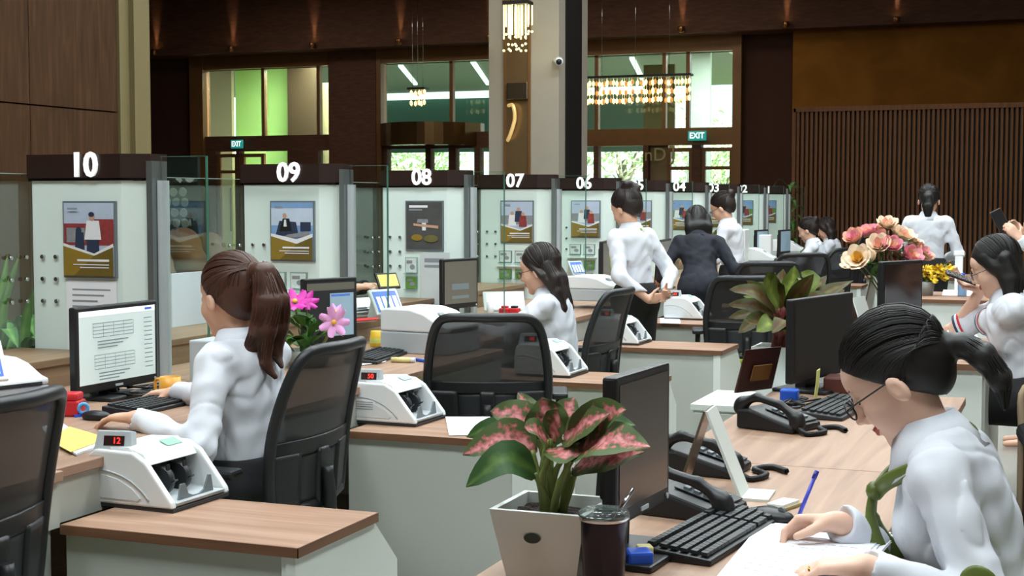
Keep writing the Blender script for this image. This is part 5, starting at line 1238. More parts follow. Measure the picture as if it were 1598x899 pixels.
# beige armchair behind the woman in short sleeves
t = thing('wooden_armchair', 'brown armchair with pale rails at the right edge', 'chair', (.02, 6.55, 0), PI + .15)
WD = wood('chair_walnut', '#4a3022', '#553829', '#60412f', (1, 1, 6)); PALE = M('pale_rail', '#b7a184', .4)
bm = B(); box(bm, (0, 0, .43), (.46, .46, .08), bev=.03); obj('seat', bm, BLACKC, t)
bm = B(); box(bm, (-.21, 0, .68), (.05, .44, .4), (0, -.12, 0), bev=.02); obj('backrest', bm, WD, t)
for s in (-1, 1):
    bm = B(); tube(bm, spl([(.2, s * .24, .02), (.2, s * .25, .4), (.19, s * .25, .62), (.0, s * .26, .66), (-.2, s * .25, .64), (-.25, s * .24, .86)], 5), .017, 8); obj('arm_rail', bm, PALE, t)
    bm = B(); tube(bm, [(-.19, s * .2, .4), (-.23, s * .21, .01)], .018, 8); obj('leg', bm, WD, t); bm = B(); tube(bm, [(.18, s * .2, .4), (.18, s * .2, .01)], .018, 8); obj('leg', bm, WD, t)
bm = B(); tube(bm, spl([(-.25, -.24, .86), (-.275, 0, .9), (-.25, .24, .86)], 6), .017, 8); obj('top_rail', bm, PALE, t)
office_chair('black chair of the writing woman', (.02, 3.02), PI + .25, .98)
# ------------------------------------------------------------------ plants and flowers
def leafmat(name, edge, mid, spot, amt=.55, nscale=26., nw=.8):
    m, nt, b = newmat(name)
    at = nt.nodes.new('ShaderNodeAttribute'); at.attribute_name = 'across'
    tc = nt.nodes.new('ShaderNodeTexCoord'); nz = nt.nodes.new('ShaderNodeTexNoise'); nz.inputs['Scale'].default_value = nscale; nz.inputs['Detail'].default_value = 5; nt.links.new(tc.outputs['Object'], nz.inputs[0])
    ad = nt.nodes.new('ShaderNodeMath'); ad.operation = 'MULTIPLY_ADD'; ad.inputs[1].default_value = nw; nt.links.new(nz.outputs[0], ad.inputs[0]); m6 = nt.nodes.new('ShaderNodeMath'); m6.operation = 'MULTIPLY'; m6.inputs[1].default_value = .6; nt.links.new(at.outputs['Fac'], m6.inputs[0]); nt.links.new(m6.outputs[0], ad.inputs[2])
    cr = nt.nodes.new('ShaderNodeValToRGB'); e = cr.color_ramp.elements; e[0].position = amt - .18; e[0].color = (*srgb(spot), 1); e[1].position = min(1, amt + .40); e[1].color = (*srgb(edge), 1); q = e.new(amt + .12); q.color = (*srgb(mid), 1)
    nt.links.new(ad.outputs[0], cr.inputs[0]); nt.links.new(cr.outputs[0], b.inputs['Base Color']); b.inputs['Roughness'].default_value = .5; b.inputs['Specular IOR Level'].default_value = .25
    b.inputs['Subsurface Weight'].default_value = .0; return m
def leaf(par, pts, w, m, name='leaf', fold=.25, nl=9, n=4, up=None):
    """pts: base, mid, tip (local)"""
    c = spl(pts, nl // 2 + 1); bm = B(); L = len(c); lay = None; rows = []; vals = []
    for i, p in enumerate(c):
        d = (c[min(i + 1, L - 1)] - c[max(i - 1, 0)]).normalized(); u = Vector(up) if up else Vector((0, 0, 1)); s = d.cross(u); s = s.normalized() if s.length > .05 else Vector((1, 0, 0)); nrm_ = s.cross(d)
        f = i / (L - 1); ww = w * (math.sin(PI * min(1, f ** .75)) ** .8 * .98 + .02)
        row = []
        for j in range(-n // 2, n // 2 + 1):
            q = j / (n / 2); row.append(bm.verts.new(p + s * q * ww + nrm_ * (abs(q) * fold * ww + .06 * w * math.sin(f * 14 + j)))); vals.append(abs(q))
        rows.append(row)
    for a, b in zip(rows, rows[1:]):
        for j in range(n): bm.faces.new((a[j], a[j + 1], b[j + 1], b[j])).smooth = True
    o = rawobj(name, bm, m, par); at = o.data.attributes.new('across', 'FLOAT', 'POINT'); at.data.foreach_set('value', vals)
    return o
AGLA = leafmat('aglaonema_leaf', '#4f6136', '#b0605e', '#de9696', .74, 85., 1.35); AGLG = leafmat('aglaonema_green', '#35552a', '#5c7a3c', '#b0595a', .30)
STEMG = M('stem_green', '#7d8a4a', .5); STEMR = M('stem_red', '#7a3a34', .5); SOIL = M('dark_soil', '#2e211a', .95, var=.5, scale=60, bump=.8, bscale=90)
POTM = M('grey_white_pot', '#d3d8d6', .45, var=.03)
def square_pot(t, wt, wb_, h, badge=True):
    bm = B(); r = []
    for w, z in ((wb_, 0), (wt, h), (wt - .022, h), (wt - .03, h - .03)): r.append([bm.verts.new((sx * w / 2, sy * w / 2, z)) for sx, sy in ((-1, -1), (1, -1), (1, 1), (-1, 1))])
    bm.faces.new(r[0][::-1])
    for a, b in zip(r, r[1:]):
        for i in range(4): bm.faces.new((a[i], a[(i + 1) % 4], b[(i + 1) % 4], b[i]))
    bm.faces.new(r[-1]); obj('pot', bm, POTM, t)
    bm = B(); n = 14
    g = [[bm.verts.new(((i / n - .5) * (wt - .026), (j / n - .5) * (wt - .026), h - .022 + random.uniform(-.004, .005))) for i in range(n + 1)] for j in range(n + 1)]
    for j in range(n):
        for i in range(n): bm.faces.new((g[j][i], g[j][i + 1], g[j + 1][i + 1], g[j + 1][i]))
    obj('soil', bm, SOIL, t)
    if badge:
        yb = -(wb_ + (wt - wb_) * .62) / 2; bm = B(); prism(bm, [(.016 * math.cos(a), .0095 * math.sin(a)) for a in np.linspace(0, 2 * PI, 21)[:-1]], -.003, .001, 'y'); b_ = obj('oval_badge', bm, M('badge_dark', '#23281f', .4), t, (-.01, yb - .002, h * .62))
A_ = atz(770, 793, .88); B_ = atz(908, 806, .88); w_ = (B_ - A_).length
t = thing('potted_aglaonema', 'pink and green aglaonema in a tapered grey pot on the island desk', 'plant', ((A_.x + B_.x) / 2, (A_.y + B_.y) / 2 + w_ / 2, .75))
square_pot(t, w_ + .01, w_ * .78, .13); O = Vector(t.location); D0 = (O - CAM).dot(FW)
LV = [((842, 742), (790, 716), (727, 760), -.05, .030, 0), ((838, 706), (788, 684), (722, 710), -.02, .032, 1), ((850, 690), (772, 668), (728, 682), .06, .020, 0), ((846, 684), (806, 650), (765, 642), .02, .030, 1), ((856, 690), (852, 650), (846, 620), .0, .034, 1), ((842, 680), (826, 638), (808, 613), .05, .018, 1),
      ((868, 680), (882, 646), (897, 620), .05, .024, 1), ((876, 688), (912, 662), (952, 646), -.10, .028, 1), ((890, 694), (936, 652), (978, 640), -.11, .030, 1), ((892, 708), (946, 688), (1015, 698), -.15, .036, 1), ((894, 730), (944, 716), (1006, 706), -.12, .034, 1), ((858, 700), (880, 708), (910, 708), -.08, .024, 1), ((876, 684), (944, 664), (992, 664), -.09, .022, 0), ((856, 690), (836, 672), (818, 668), -.06, .022, 1), ((862, 690), (868, 660), (872, 640), -.04, .026, 1)]
for b, m_, e, off, w, kind in LV:
    pb = atD(*b, D0 + off * .4) - O; pm = atD(*m_, D0 + off) - O; pe = atD(*e, D0 + off * 1.4) - O
    leaf(t, [pb, pm, pe], w * 1.25, AGLA if kind else AGLG, fold=.18, up=(.3 + random.uniform(-.3, .3), -.75, .65 + random.uniform(-.2, .2)))
    r0 = Vector((random.uniform(-.018, .018), random.uniform(-.018, .018), .105)); bm = B(); tube(bm, spl([r0, (r0 + pb) / 2 + Vector((r0.x * .5, r0.y * .5, .01)), pb + (pm - pb) * .15], 5), [.0075] * 6 + [.0055] * 5, 7); obj('stem', bm, STEMG, t)
# second plant on the low cupboard
BRZ = leafmat('bronze_leaf', '#3f4518', '#4d2c18', '#59621f', .45); BRG = leafmat('olive_leaf', '#4f5f20', '#626f2a', '#8c9a48', .45)
PX = atD(1216, 570, 6.15); t = thing('potted_bronze_plant', 'bushy bronze and green leafed plant in a grey pot behind the telephones', 'plant', (PX.x, PX.y, .62)); O = Vector(t.location); D0 = 6.15
square_pot(t, .20, .16, .215, False)
for b, m_, e, off, w, kind in [((1215, 490), (1180, 458), (1138, 452), -.1, .035, 0), ((1215, 485), (1200, 445), (1198, 425), -.15, .05, 1), ((1225, 480), (1235, 445), (1240, 415), .05, .035, 1), ((1225, 485), (1262, 440), (1250, 425), 0, .04, 1), ((1230, 490), (1280, 462), (1332, 438), -.05, .035, 0), ((1215, 500), (1175, 478), (1136, 476), -.05, .03, 0), ((1215, 505), (1180, 490), (1137, 496), 0, .03, 0), ((1218, 515), (1185, 500), (1152, 520), -.12, .035, 0), ((1220, 515), (1205, 505), (1180, 518), -.2, .04, 1), ((1230, 510), (1225, 500), (1205, 520), -.22, .035, 0), ((1225, 490), (1210, 462), (1180, 440), .1, .035, 0), ((1232, 492), (1265, 470), (1300, 465), -.15, .04, 0), ((1222, 480), (1218, 450), (1222, 420), .12, .035, 0), ((1228, 500), (1250, 490), (1262, 505), -.2, .035, 0), ((1232, 485), (1270, 452), (1290, 430), .1, .03, 0), ((1220, 495), (1200, 475), (1160, 462), .12, .03, 1), ((1222, 490), (1195, 460), (1165, 438), .0, .03, 0), ((1228, 486), (1248, 455), (1270, 428), -.12, .03, 0), ((1218, 508), (1190, 508), (1160, 500), -.18, .03, 0), ((1226, 512), (1240, 512), (1240, 530), -.2, .03, 0), ((1224, 482), (1210, 450), (1212, 432), -.05, .03, 0), ((1230, 490), (1290, 468), (1318, 452), .08, .03, 0)]:
    pb = atD(*b, D0 + off * .3) - O; pm = atD(*m_, D0 + off) - O; pe = atD(*e, D0 + off * 1.3) - O; leaf(t, [pb, pm, pe], w * 1.35, BRG if kind else BRZ, fold=.2, up=(.2 + random.uniform(-.4, .4), -.7, .75 + random.uniform(-.2, .2)))
    r0 = Vector((random.uniform(-.03, .03), random.uniform(-.03, .03), .19)); bm = B(); tube(bm, spl([r0, (r0 + pb) / 2, pb + (pm - pb) * .1], 4), .011, 7); obj('stem', bm, STEMR, t)
# roses
def petal(bm, a, r, h, w, open_, mi=0):
    d = Vector((math.cos(a), math.sin(a), 0)); s = Vector((-d.y, d.x, 0)); g = []
    for i in range(4):
        f = i / 3; row = []
        for j in range(-2, 3):
            q = j / 2; rr = r * (.25 + .75 * math.sin(f * PI * .5)) + open_ * f * f; ww = w * (.35 + .65 * math.sin(PI * (.12 + .7 * f)))
            row.append(bm.verts.new(d * (rr - .35 * ww * q * q) + s * q * ww + Vector((0, 0, h * f - .012 * q * q * f))))
        g.append(row)
    for a_, b_ in zip(g, g[1:]):
        for j in range(4): f_ = bm.faces.new((a_[j], a_[j + 1], b_[j + 1], b_[j])); f_.smooth = True; f_.material_index = mi
ROSEP = M('rose_peach', '#f0b9a2', .7, var=.12, scale=40); ROSEK = M('rose_pink', '#ee9fae', .7, var=.15, scale=40); ROSEC = M('rose_cream', '#f4dcc0', .7, var=.08, scale=40); ROSEY = M('rose_yellow', '#efc25e', .6); GRNL = leafmat('rose_leaf', '#3f6a30', '#4f7a3a', '#6a9448', .4)
def rose_mesh(m1, m2, open_):
    bm = B()
    for ring, (n, r, h, w, o) in enumerate(((3, .010, .045, .014, .002), (5, .020, .046, .02, .006), (6, .033, .048, .026, .004 + open_), (7, .045, .044, .03, .006 + open_))):
        for i in range(n): petal(bm, 2 * PI * i / n + ring * .7, r, h, w, o, 0 if ring < 2 else 1)
    me = bpy.data.meshes.new('rose'); bm.to_mesh(me); bm.free(); me.materials.append(m1); me.materials.append(m2); return me
RM = [rose_mesh(ROSEP, ROSEK, 0), rose_mesh(ROSEK, ROSEP, .0), rose_mesh(ROSEP, ROSEC, .006), rose_mesh(ROSEY, ROSEC, .014)]
DB = 6.95; VB = atD(1385, 480, DB); t = thing('rose_bouquet', 'bouquet of pink and cream roses behind the dark monitor', 'flowers', (VB.x, VB.y, .75)); O = Vector(t.location)
bm = B(); lathe(bm, [(.05, 0), (.065, .02), (.06, .12), (.045, .17), (.05, .19), (.044, .19), (.04, .17)], 20); obj('vase', bm, M('dark_vase', '#3a3734', .35), t)
for i, (px, py, k, off, s) in enumerate([(1385, 346, 2, 0, 1.), (1331, 368, 1, -.05, 1.05), (1352, 360, 0, .06, 1.1), (1366, 354, 1, .1, .9), (1371, 380, 2, -.12, 1.1), (1393, 380, 0, -.14, 1.), (1411, 366, 2, .0, 1.15), (1427, 374, 2, .06, 1.), (1425, 397, 0, -.1, 1.1), (1443, 394, 1, 0, 1.15), (1338, 402, 3, -.12, 1.15), (1327, 405, 3, 0, .95), (1350, 402, 3, -.02, 1.), (1400, 405, 0, -.05, 1.1), (1373, 364, 1, .02, .9), (1385, 372, 1, .08, .9), (1402, 355, 2, .12, .9)]):
    c = atD(px, py, DB + off) - O; base = Vector((0, 0, .3)); dr = (c - base).normalized(); dr = (dr + Vector((.25, -.75, .25)) * .8).normalized()
    f = obj('rose', RM[k], None, t, loc=c - dr * .03); f.rotation_euler = dr.to_track_quat('Z', 'Y').to_euler(); f.scale = (s * .95,) * 3
    bm = B(); tube(bm, spl([(0, 0, .17), (c.x * .35, c.y * .35, .17 + (c.z - .17) * .5), c - dr * .03], 4), .004, 6); obj('rose_stem', bm, M('rose_stem_green', '#4c6b34', .6), t)
for i in range(34):
    a = i * 2.4; px, py = 1385 + 52 * math.cos(a) * random.uniform(.2, 1), 405 + 30 * math.sin(a) * random.uniform(.2, 1); c = atD(px, py, DB + random.uniform(-.08, .1)) - O; dv = Vector((random.uniform(-1, 1), random.uniform(-1, .2), random.uniform(-.4, .5))).normalized() * .08
    leaf(t, [c - dv * .5, c + Vector((0, 0, .012)), c + dv], .024, GRNL, 'rose_leaf')
# pink orchids at counter nine
p = atz(480, 572, .75); t = thing('orchid_vase', 'magenta and pink cosmos flowers in a grey bowl behind the first teller', 'flowers', (p.x, p.y, .75)); O = Vector(t.location); DO = (O - CAM).dot(FW)
bm = B(); lathe(bm, [(.07, 0), (.09, .02), (.10, .07), (.095, .072), (.085, .03), (.001, .02)], 22); obj('bowl', bm, M('grey_bowl', '#8b8f8a', .5), t)
MAG = M('magenta_petal', '#c4259b', .55, var=.2, scale=40); LPK = M('light_pink_petal', '#dd9fd2', .6, var=.2, scale=40); YC_ = M('flower_yellow', '#e0a93a', .6)
def cosmos(c, r, m, dr, npet=7):
    bm = B()
    for i in range(npet): petal(bm, 2 * PI * i / npet, r * .8, r * .35, r * .30, r * .35)
    f = obj('flower', bm, m, t, loc=c); f.rotation_euler = Vector(dr).to_track_quat('Z', 'Y').to_euler()
    b2_ = B(); ball(b2_, (0, 0, r * .15), r * .2, (1, 1, .6)); obj('flower_centre', b2_, YC_, f)
    s_ = B(); tube(s_, spl([(c.x * .2, c.y * .2, .03), (c.x * .7, c.y * .7, c.z * .6), c], 5), .004, 6); obj('flower_stem', s_, STEMG, t)
for px, py, r, m, dr, off in ((460, 472, .062, MAG, (.3, -.55, .9), 0), (479, 470, .045, MAG, (.7, -.5, .6), .05), (418, 484, .045, MAG, (-.3, -.6, .6), .03), (521, 503, .058, LPK, (.5, -.9, .15), -.05), (524, 487, .035, LPK, (.5, -.6, .7), .03)):
    cosmos(atD(px, py, DO + off) - O, r, m, dr)
for i in range(22):
    a = i * 2.4; px, py = 470 + 45 * math.cos(a) * random.uniform(.3, 1), 520 + 20 * math.sin(a); c = atD(px, py, DO + random.uniform(-.1, .1)) - O; dv = Vector((c.x * 1.2, c.y * 1.2, random.uniform(-.04, .06)))
    dv = dv.normalized() * .11 if dv.length > .01 else Vector((.08, 0, .03)); leaf(t, [c - dv * .5, c + Vector((0, 0, .02)), c + dv * .6], .03, GRNL, 'leaf')
# yellow flowers on the far right desk
p = atz(1444, 463, .75); t = thing('yellow_flower_pot', 'yellow flowers in a grey pot on the white fronted desk', 'flowers', (p.x, p.y + .12, .75)); O = Vector(t.location); DY = (O - CAM).dot(FW)
bm = B(); lathe(bm, [(.04, 0), (.055, .1), (.05, .1), (.04, .02), (.001, .015)], 18); obj('pot', bm, M('grey_pot', '#7d7c78', .5), t)
YP = M('yellow_petal', '#e3c02f', .6, var=.15, scale=40); bm = B()
for i in range(6): petal(bm, 2 * PI * i / 6, .022, .014, .012, .01)
fy = bpy.data.meshes.new('blossom'); bm.to_mesh(fy); bm.free(); fy.materials.append(YP)
for i in range(26):
    px, py = random.uniform(1438, 1482), random.uniform(418, 437); c = atD(px, py, DY + random.uniform(-.08, .08)) - O; f = obj('blossom', fy, None, t, loc=c); f.scale = (1.3,) * 3; f.rotation_euler = (random.uniform(.2, 1.2), random.uniform(-.5, .5), random.random() * 6)
for i in range(7):
    c = atD(1446 + 6 * i, 434 - 3.5 * i if i > 3 else 430, DY) - O; leaf(t, [(0, 0, .1), c * .6 + Vector((0, 0, .03)), c + Vector((0, 0, .02 + .02 * (i > 4)))], .02, BRG, 'leaf')
# greenery behind the glass at the left edge
t = thing('planter', 'low planter of bright green leaves behind the glass at the left', 'plant', (-4.75, 5.35, 0)); O = Vector(t.location)
bm = B(); b2(bm, -.35, .35, -.6, .6, 0, .62, .01); obj('planter_box', bm, LEDGEW, t)
PLG = leafmat('planter_leaf', '#3f7a35', '#66a048', '#b7cf7a', .4)
for i in range(70):
    c = Vector((random.uniform(-.28, .28), random.uniform(-.55, .55), .62)); a = random.random() * 2 * PI; L = random.uniform(.14, .24); dv = Vector((math.cos(a), math.sin(a), 0)); hz = random.uniform(.08, .28)
    leaf(t, [c, c + dv * L * .5 + Vector((0, 0, hz)), c + dv * L + Vector((0, 0, hz * .7))], .045, PLG)
for i in range(5):
    c = Vector((-.1 + .08 * i, .05 * (i % 3), .62)); leaf(t, [c, c + Vector((.02 * (i - 2), -.03, .3)), c + Vector((-.12 + .07 * i, .02, .58))], .035, leafmat('sword_leaf', '#5c8a3a', '#7ba34a', '#9dbd62', .4) if i == 0 else bpy.data.materials['sword_leaf'], 'sword_leaf', up=(1, 0, .2))
# tall plant by the last divider
t = thing('tall_plant', 'slim green plant behind the last divider numbered one', 'plant', (xY(1233, 20), 20.0, 0)); bm = B(); lathe(bm, [(.16, 0), (.2, .4), (.18, .4), (.17, .05)], 16); obj('pot', bm, M('dark_pot', '#3b342c', .6), t)
bm = B(); tube(bm, [(0, 0, .2), (0.03, 0, 1.0), (0, 0, 1.5)], .015, 6); obj('stem', bm, STEMG, t)
for i in range(26):
    a = i * 2.4; z = .6 + 1.05 * i / 26; dv = Vector((math.cos(a), math.sin(a), 0)) * random.uniform(.15, .24); leaf(t, [(0, 0, z), dv * .6 + Vector((0, 0, z + .12)), dv + Vector((0, 0, z + .02))], .035, GRNL)
# ------------------------------------------------------------------ waiting area behind the glass
def armchair(label, px, Y, m, s=1.):
    t = thing('lounge_armchair', label, 'armchair', (xY(px, Y), Y, 0), PI * .3, 'lounge armchairs in the hall'); t.scale = (s,) * 3
    k = Sculpt(); k.ell((0, 0, .38), (.34, .36, .1), None, .05); k.build('seat_cushion', [m], t, .02)
    k = Sculpt(); k.chain([(-.3, y_, z_) for y_, z_ in ((-.3, .4), (-.22, .75), (0, .9), (.22, .75), (.3, .4))], [.12, .13, .15, .13, .12], .1); k.ell((-.28, 0, .55), (.12, .32, .3), None, .1); k.build('backrest', [m], t, .02)
    for y in (-.36, .36): k = Sculpt(); k.chain([(-.28, y, .5), (.05, y, .58), (.3, y, .5)], [.11, .1, .09], .05); k.build('armrest', [m], t, .02)
    bm = B(); b2(bm, -.3, .3, -.32, .32, .0, .3, .03); obj('base', bm, m, t); return t
TANL = M('tan_leather', '#7a5236', .55, var=.12); 
armchair('tan leather armchair nearest the pebble screen', 288, 10.6, TANL, 1.0); armchair('tan leather armchair behind the first teller head', 332, 12.4, TANL, 1.1); armchair('pale tan armchair left of divider nine', 362, 14.9, M('pale_leather', '#8a7458', .55, var=.1), 1.0)
t = armchair('grey armchair with chrome arm below the pebble screen', 268, 8.9, M('grey_fabric', '#77787a', .8), 1.0)
bm = B(); tube(bm, spl([(.3, -.42, .1), (.25, -.44, .62), (-.1, -.44, .7), (-.3, -.42, .5)], 6), .02, 8); obj('chrome_arm', bm, CHROME, t)
YP_ = 15.0; x0, x1 = xY(252, YP_), xY(294, YP_); t = thing('pebble_screen', 'dark glass screen with pale pebble relief in the hall', 'screen', ((x0 + x1) / 2, YP_, 0)); w = x1 - x0; z0, z1 = zY(270, 372, YP_), zY(270, 292, YP_)
bm = B(); b2(bm, -w / 2 - .3, w / 2 + .12, .0, .06, 0, zY(270, 246, YP_)); obj('dark_panel', bm, M('dark_green_panel', '#2e3733', .35), t)
PEB = M('pebble_pale', '#a9b3a6', .6, var=.15, scale=8); nx, nz = 3, 5
for j in range(nz):
    for i in range(nx):
        cx = -w / 2 + w * (i + .5 + .25 * ((j % 2) - .5)) / nx + random.uniform(-.01, .01); cz = z0 + (z1 - z0) * (j + .5) / nz; n = 9
        pts = [(cx + w / nx * .44 * random.uniform(.85, 1.05) * math.cos(2 * PI * a / n), cz + (z1 - z0) / nz * .46 * random.uniform(.85, 1.08) * math.sin(2 * PI * a / n)) for a in range(n)]
        bm = B(); prism(bm, pts, -.03, 0, 'y', bev=.008); obj('pebble', bm, PEB, t)
# ------------------------------------------------------------------ people placed in the room
def P_at(label, loc, yaw, H, **kw):
    """hands in world coordinates: (wrist, dir, palm normal, thumb side, kwargs)"""
    c, s = math.cos(-yaw), math.sin(-yaw)
    def v(w, pt=True):
        if w is None: return None
        x, y, z = w
        if pt: x -= loc[0]; y -= loc[1]
        return (c * x - s * y, s * x + c * y, z)
    Hn = {k: (v(h[0]), v(h[1], False), v(h[2], False), v(h[3], False), h[4]) for k, h in H.items()}
    return person(label, loc, yaw, hands=Hn, **kw)
DN = (0, 0, -1)
def W(p): return tuple(p)
# writing woman in the foreground
wr_ = atz(1312, 816, .80); wl_ = atz(1352, 884, .785)
r, p, T, SL, LF, sh_ = P_at('woman with tied black hair, glasses and green neck scarf writing on a pad', (-.12, 3.0), PI + .03, {
    'R': (W(wr_), (-1, .02, -.12), (.1, -.5, -.8), (-.2, -.55, .55), dict(curl=(.75, .8, .85, .9), thumb=(.75, .35, .55), tcurl=.5)),
    'L': (W(wl_), (-1, -.05, -.1), (0, 0, -1), (-.1, 1, 0), dict(curl=(.3, .36, .4, .45), thumb=(.85, .45, .15)))},
    seat=.44, lean=.30, hpitch=.62, hyaw=-.03, hair='lowpony', skin=SKIN2, spec='x', scarf=OLIVE, vox=.0045, hoff=(.0, 0, -.01), sc=1.02)
c_, d_ = LF['L']; d_ = Vector(d_); e1 = d_.orthogonal().normalized(); e2 = d_.cross(e1); bm = B()
tube(bm, [Vector(c_) + (e1 * math.cos(a) + e2 * math.sin(a)) * .0098 for a in np.linspace(0, 2 * PI, 15)], .0017, 6, cap=False); obj('finger_ring', bm, M('gold_metal', '#d9b45a', .2, metal=1.), r)
S_, E_, W_ = SL['L']; q = Vector(E_) * .8 + Vector(S_) * .2; bm = B(); ball(bm, (0, 0, 0), .04, (.95, .25, 1.15), 3); o = obj('elbow_patch', bm, OLIVE, sh_, q + Vector((-.004, .040, .008)), (0, .3, 0), label='olive green patch on the sleeve')
tip = atz(1239, 824, .762); top_ = atD(1275, 735, (tip - CAM).dot(FW) + .02); t = thing('ballpoint_pen', 'blue pen in the hand of the writing woman', 'pen', tip); d = top_ - tip
bm = B(); cyl(bm, d * .1, d * .94, .0042); obj('barrel', bm, M('pen_blue', '#4550c4', .3), t); bm = B(); cyl(bm, (0, 0, 0), d * .1, .001, .0042); obj('tip', bm, CHROME, t); bm = B(); cyl(bm, d * .86, d * 1.0, .0052); obj('cap_end', bm, M('pen_dark_blue', '#2a2f9a', .3), t)
# teller at counter ten
wl_ = atz(212, 652, .79)
P_at('teller with brown ponytail at counter ten using the mouse', (-2.43, 3.95), PI - .05, {
    'L': (W(wl_), (-1, .05, -.05), DN, (0, 1, .1), dict(curl=(.25, .28, .3, .35))), 'R': ((-2.88, 4.2, .79), (-1, -.1, -.1), DN, (0, -1, 0), {})},
    seat=.44, lean=.06, hpitch=.12, hyaw=-.22, hair='ponytail', hairm=BRNH, vox=.0055, sc=1.03)
# teller at counter eight
P_at('teller with long dark half-up hair and glasses at counter eight', (-2.52, 7.2), PI + .05, {
    'L': ((-3.0, 7.0, .79), (-1, .1, -.05), DN, (0, 1, 0), {}), 'R': ((-3.02, 7.35, .79), (-1, -.1, -.1), DN, (0, -1, 0), {})},
    seat=.41, lean=.16, hpitch=.25, hair='halfup', hairm=HAIRD, spec='x', vox=.007, scarf=BLACKC)
# standing teller with bun
P_at('standing teller with a high bun and hands behind her back', (-2.61, 8.85), PI - .45, {
    'L': ((-2.48, 8.68, .83), (.5, .9, .1), (.5, -.8, 0), (0, 0, 1), {}), 'R': ((-2.41, 8.83, .87), (.2, -1, -.1), (.5, -.8, 0), (0, 0, 1), {})},
    lean=.08, hpitch=.42, hyaw=.12, hair='topbun', hairm=HAIRD, vox=.0075, sc=.985, scarf=M('lime_lanyard', '#9fb545', .5), poles={'L': (-.4, .5, -1), 'R': (-.5, -.4, -1)})
P_at('person in a navy suit bending over the counter', (-2.61, 10.55), PI / 2 + .35, {
    'L': ((-2.98, 10.75, .84), (-.4, 1, -.3), DN, (1, 0, 0), {}), 'R': ((-2.42, 10.9, .84), (0, 1, -.3), DN, (-1, 0, 0), {})},
    lean=.52, hpitch=.6, hyaw=.1, hair='bob', hairm=DARKH, top='suit', vox=.008, sc=.96)
P_at('standing teller in glasses and green scarf looking down', (-2.68, 12.0), PI - .05, {
    'L': ((-3.0, 11.85, .98), (-1, .1, -.2), (0, .3, -1), (0, 1, 0), {}), 'R': ((-3.02, 12.1, .98), (-1, -.1, -.2), DN, (0, -1, 0), {})},
    lean=.12, hpitch=.45, hair='bun', hairm=HAIRD, spec='thin', scarf=OLIVE, vox=.008, sc=.98)
P_at('far seated teller with a small bun and green scarf', (-2.54, 15.6), PI, {
    'L': ((-3.0, 15.45, .8), (-1, .1, -.1), DN, (0, 1, 0), {}), 'R': ((-3.0, 15.75, .8), (-1, -.1, -.1), DN, (0, -1, 0), {})},
    seat=.46, lean=.2, hpitch=.35, hair='bun', hairm=HAIRD, scarf=OLIVE, vox=.009)
P_at('dark haired teller hidden behind the far seated teller', (-2.62, 17.2), PI, {
    'L': ((-3.05, 17.05, .8), (-1, .1, -.1), DN, (0, 1, 0), {}), 'R': ((-3.05, 17.3, .8), (-1, -.1, -.1), DN, (0, -1, 0), {})},
    seat=.44, lean=.18, hpitch=.45, hair='bob', hairm=HAIRD, vox=.010)
P_at('woman with her back turned and a black ponytail before the slatted screen', (-1.2, 12.84), PI / 2 + .05, {
    'L': ((-1.36, 13.1, .95), (0, 1, -.1), DN, (1, 0, 0), {}), 'R': ((-1.06, 13.1, .95), (0, 1, -.1), DN, (-1, 0, 0), {})},
    lean=.08, hpitch=.35, hair='backpony', vox=.0085, sc=1.02)
# woman in short sleeves
wl_ = atz(1482, 516, .80); wp = atD(1532, 450, 6.75)
P_at('woman in short sleeves with red cuffs holding a phone', (-.19, 6.95), PI + .08, {
    'L': (W(wl_), (-1, .1, -.02), DN, (0, 1, 0), {}), 'R': (W(wp), (-.85, .1, .25), (.3, -.6, .6), (-.2, -.3, .9), dict(curl=(.5, .55, .6, .6)))},
    poles={'L': (.1, 1, -.35), 'R': (0, -.4, -1)}, seat=.46, lean=.2, hpitch=.38, hair='long', skin=SKIN2, spec='thin', short_sleeve=True, vox=.0065, sc=1.03, group='bank staff')
t = thing('mobile_phone', 'dark phone held by the woman in short sleeves', 'phone', atD(1499, 433, 6.72), .3); bm = B(); box(bm, (0, 0, 0), (.14, .07, .009), (.3, .35, 0), bev=.003); obj('case', bm, BLACKP, t); bm = B(); box(bm, rotm((.3, .35, 0)) @ Vector((0, 0, .0056)), (.125, .062, .001), (.3, .35, 0)); obj('phone_screen', bm, SCRN_OFF, t)
wa = atD(1588, 372, 8.4)
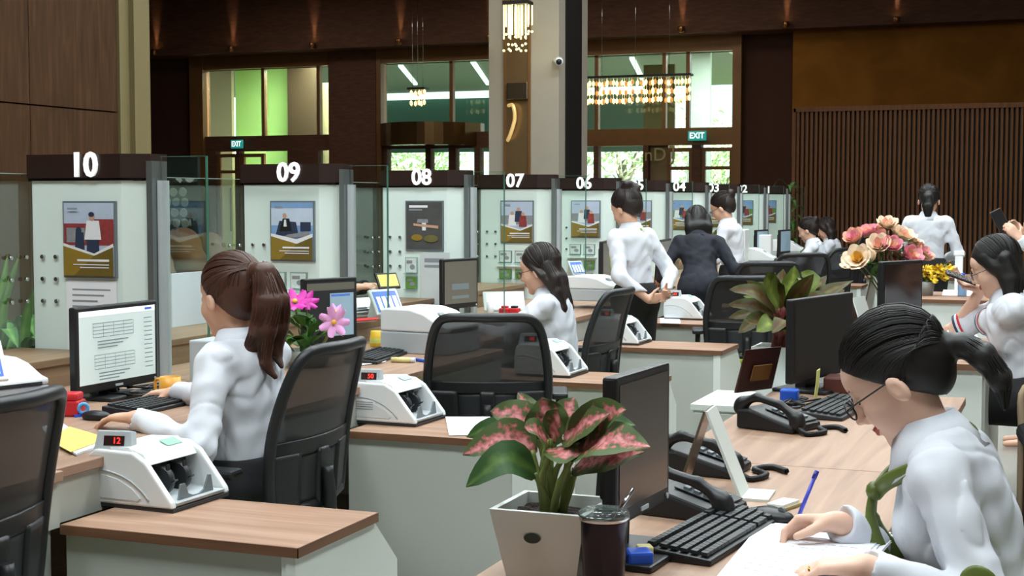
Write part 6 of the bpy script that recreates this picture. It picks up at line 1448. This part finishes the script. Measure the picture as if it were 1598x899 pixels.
P_at('person at the right edge raising both hands with a phone', (.13, 9.05), PI + .05, {
    'L': (W(wa), (-.6, .1, .7), (0, .6, -.3), (-.3, .2, .8), dict(curl=(.6, .6, .6, .6))), 'R': (W(wa + Vector((-.0, .16, .03))), (-.6, -.1, .7), (0, -.6, -.3), (-.3, 0, .8), dict(curl=(.6, .6, .6, .6)))},
    seat=.46, lean=.1, hpitch=.1, hair='bob', vox=.009, sc=1.0, poles={'L': (.1, .2, -1), 'R': (.1, -.2, -1)})
t = thing('mobile_phone', 'phone in the raised hands at the right edge', 'phone', wa + Vector((-.1, .08, .1)), .2); bm = B(); box(bm, (0, 0, 0), (.07, .008, .14), (0, -.5, 0), bev=.003); obj('case', bm, M('phone_brown', '#4a3a30', .4), t); bm = B(); box(bm, (0, -.0048, 0), (.062, .001, .125), (0, -.5, 0)); obj('phone_screen', bm, BLACKP, t)
# customers on the other side of the counter
wc = atz(596, 446, .955)
P_at('seated customer with a tablet half hidden behind divider nine', (-4.46, 7.75), 0., {
    'L': (W(wc + Vector((-.06, .04, 0))), (1, -.1, .1), (0, -.3, -1), (0, -.5, .8), dict(curl=(.5, .55, .6, .6))), 'R': (W(wc + Vector((-.06, -.12, 0))), (1, .2, .1), (0, .3, -1), (0, .5, .8), dict(curl=(.5, .55, .6, .6)))},
    seat=.43, lean=.36, hpitch=.3, hyaw=-.3, hair='bob', top='suit', vox=.009, group='customers at the counter')
t = thing('held_tablet', 'small yellow screened tablet in the hands of the customer', 'tablet', wc + Vector((.05, -.03, .03)), -.5); bm = B(); box(bm, (0, 0, 0), (.015, .15, .10), (0, -.5, 0), bev=.004); f = obj('case', bm, BLACKP, t); bm = B(); box(bm, (.0085, 0, 0.0045), (.001, .13, .075), (0, -.5, 0)); obj('tablet_screen', bm, M('screen_yellow', '#d0bd63', .4, emit=.2), t)
wc = atz(752, 428, .955)
P_at('seated customer resting a hand beside divider seven', (-4.48, 9.3), 0., {
    'L': (W(wc + Vector((-.06, .0, 0))), (1, -.1, -.05), DN, (0, -1, 0), {}), 'R': (W(wc + Vector((-.14, -.3, 0))), (1, .2, -.05), DN, (0, 1, 0), {})},
    seat=.43, lean=.3, hpitch=.2, hair='bob', top='suit', vox=.010, group='customers at the counter')
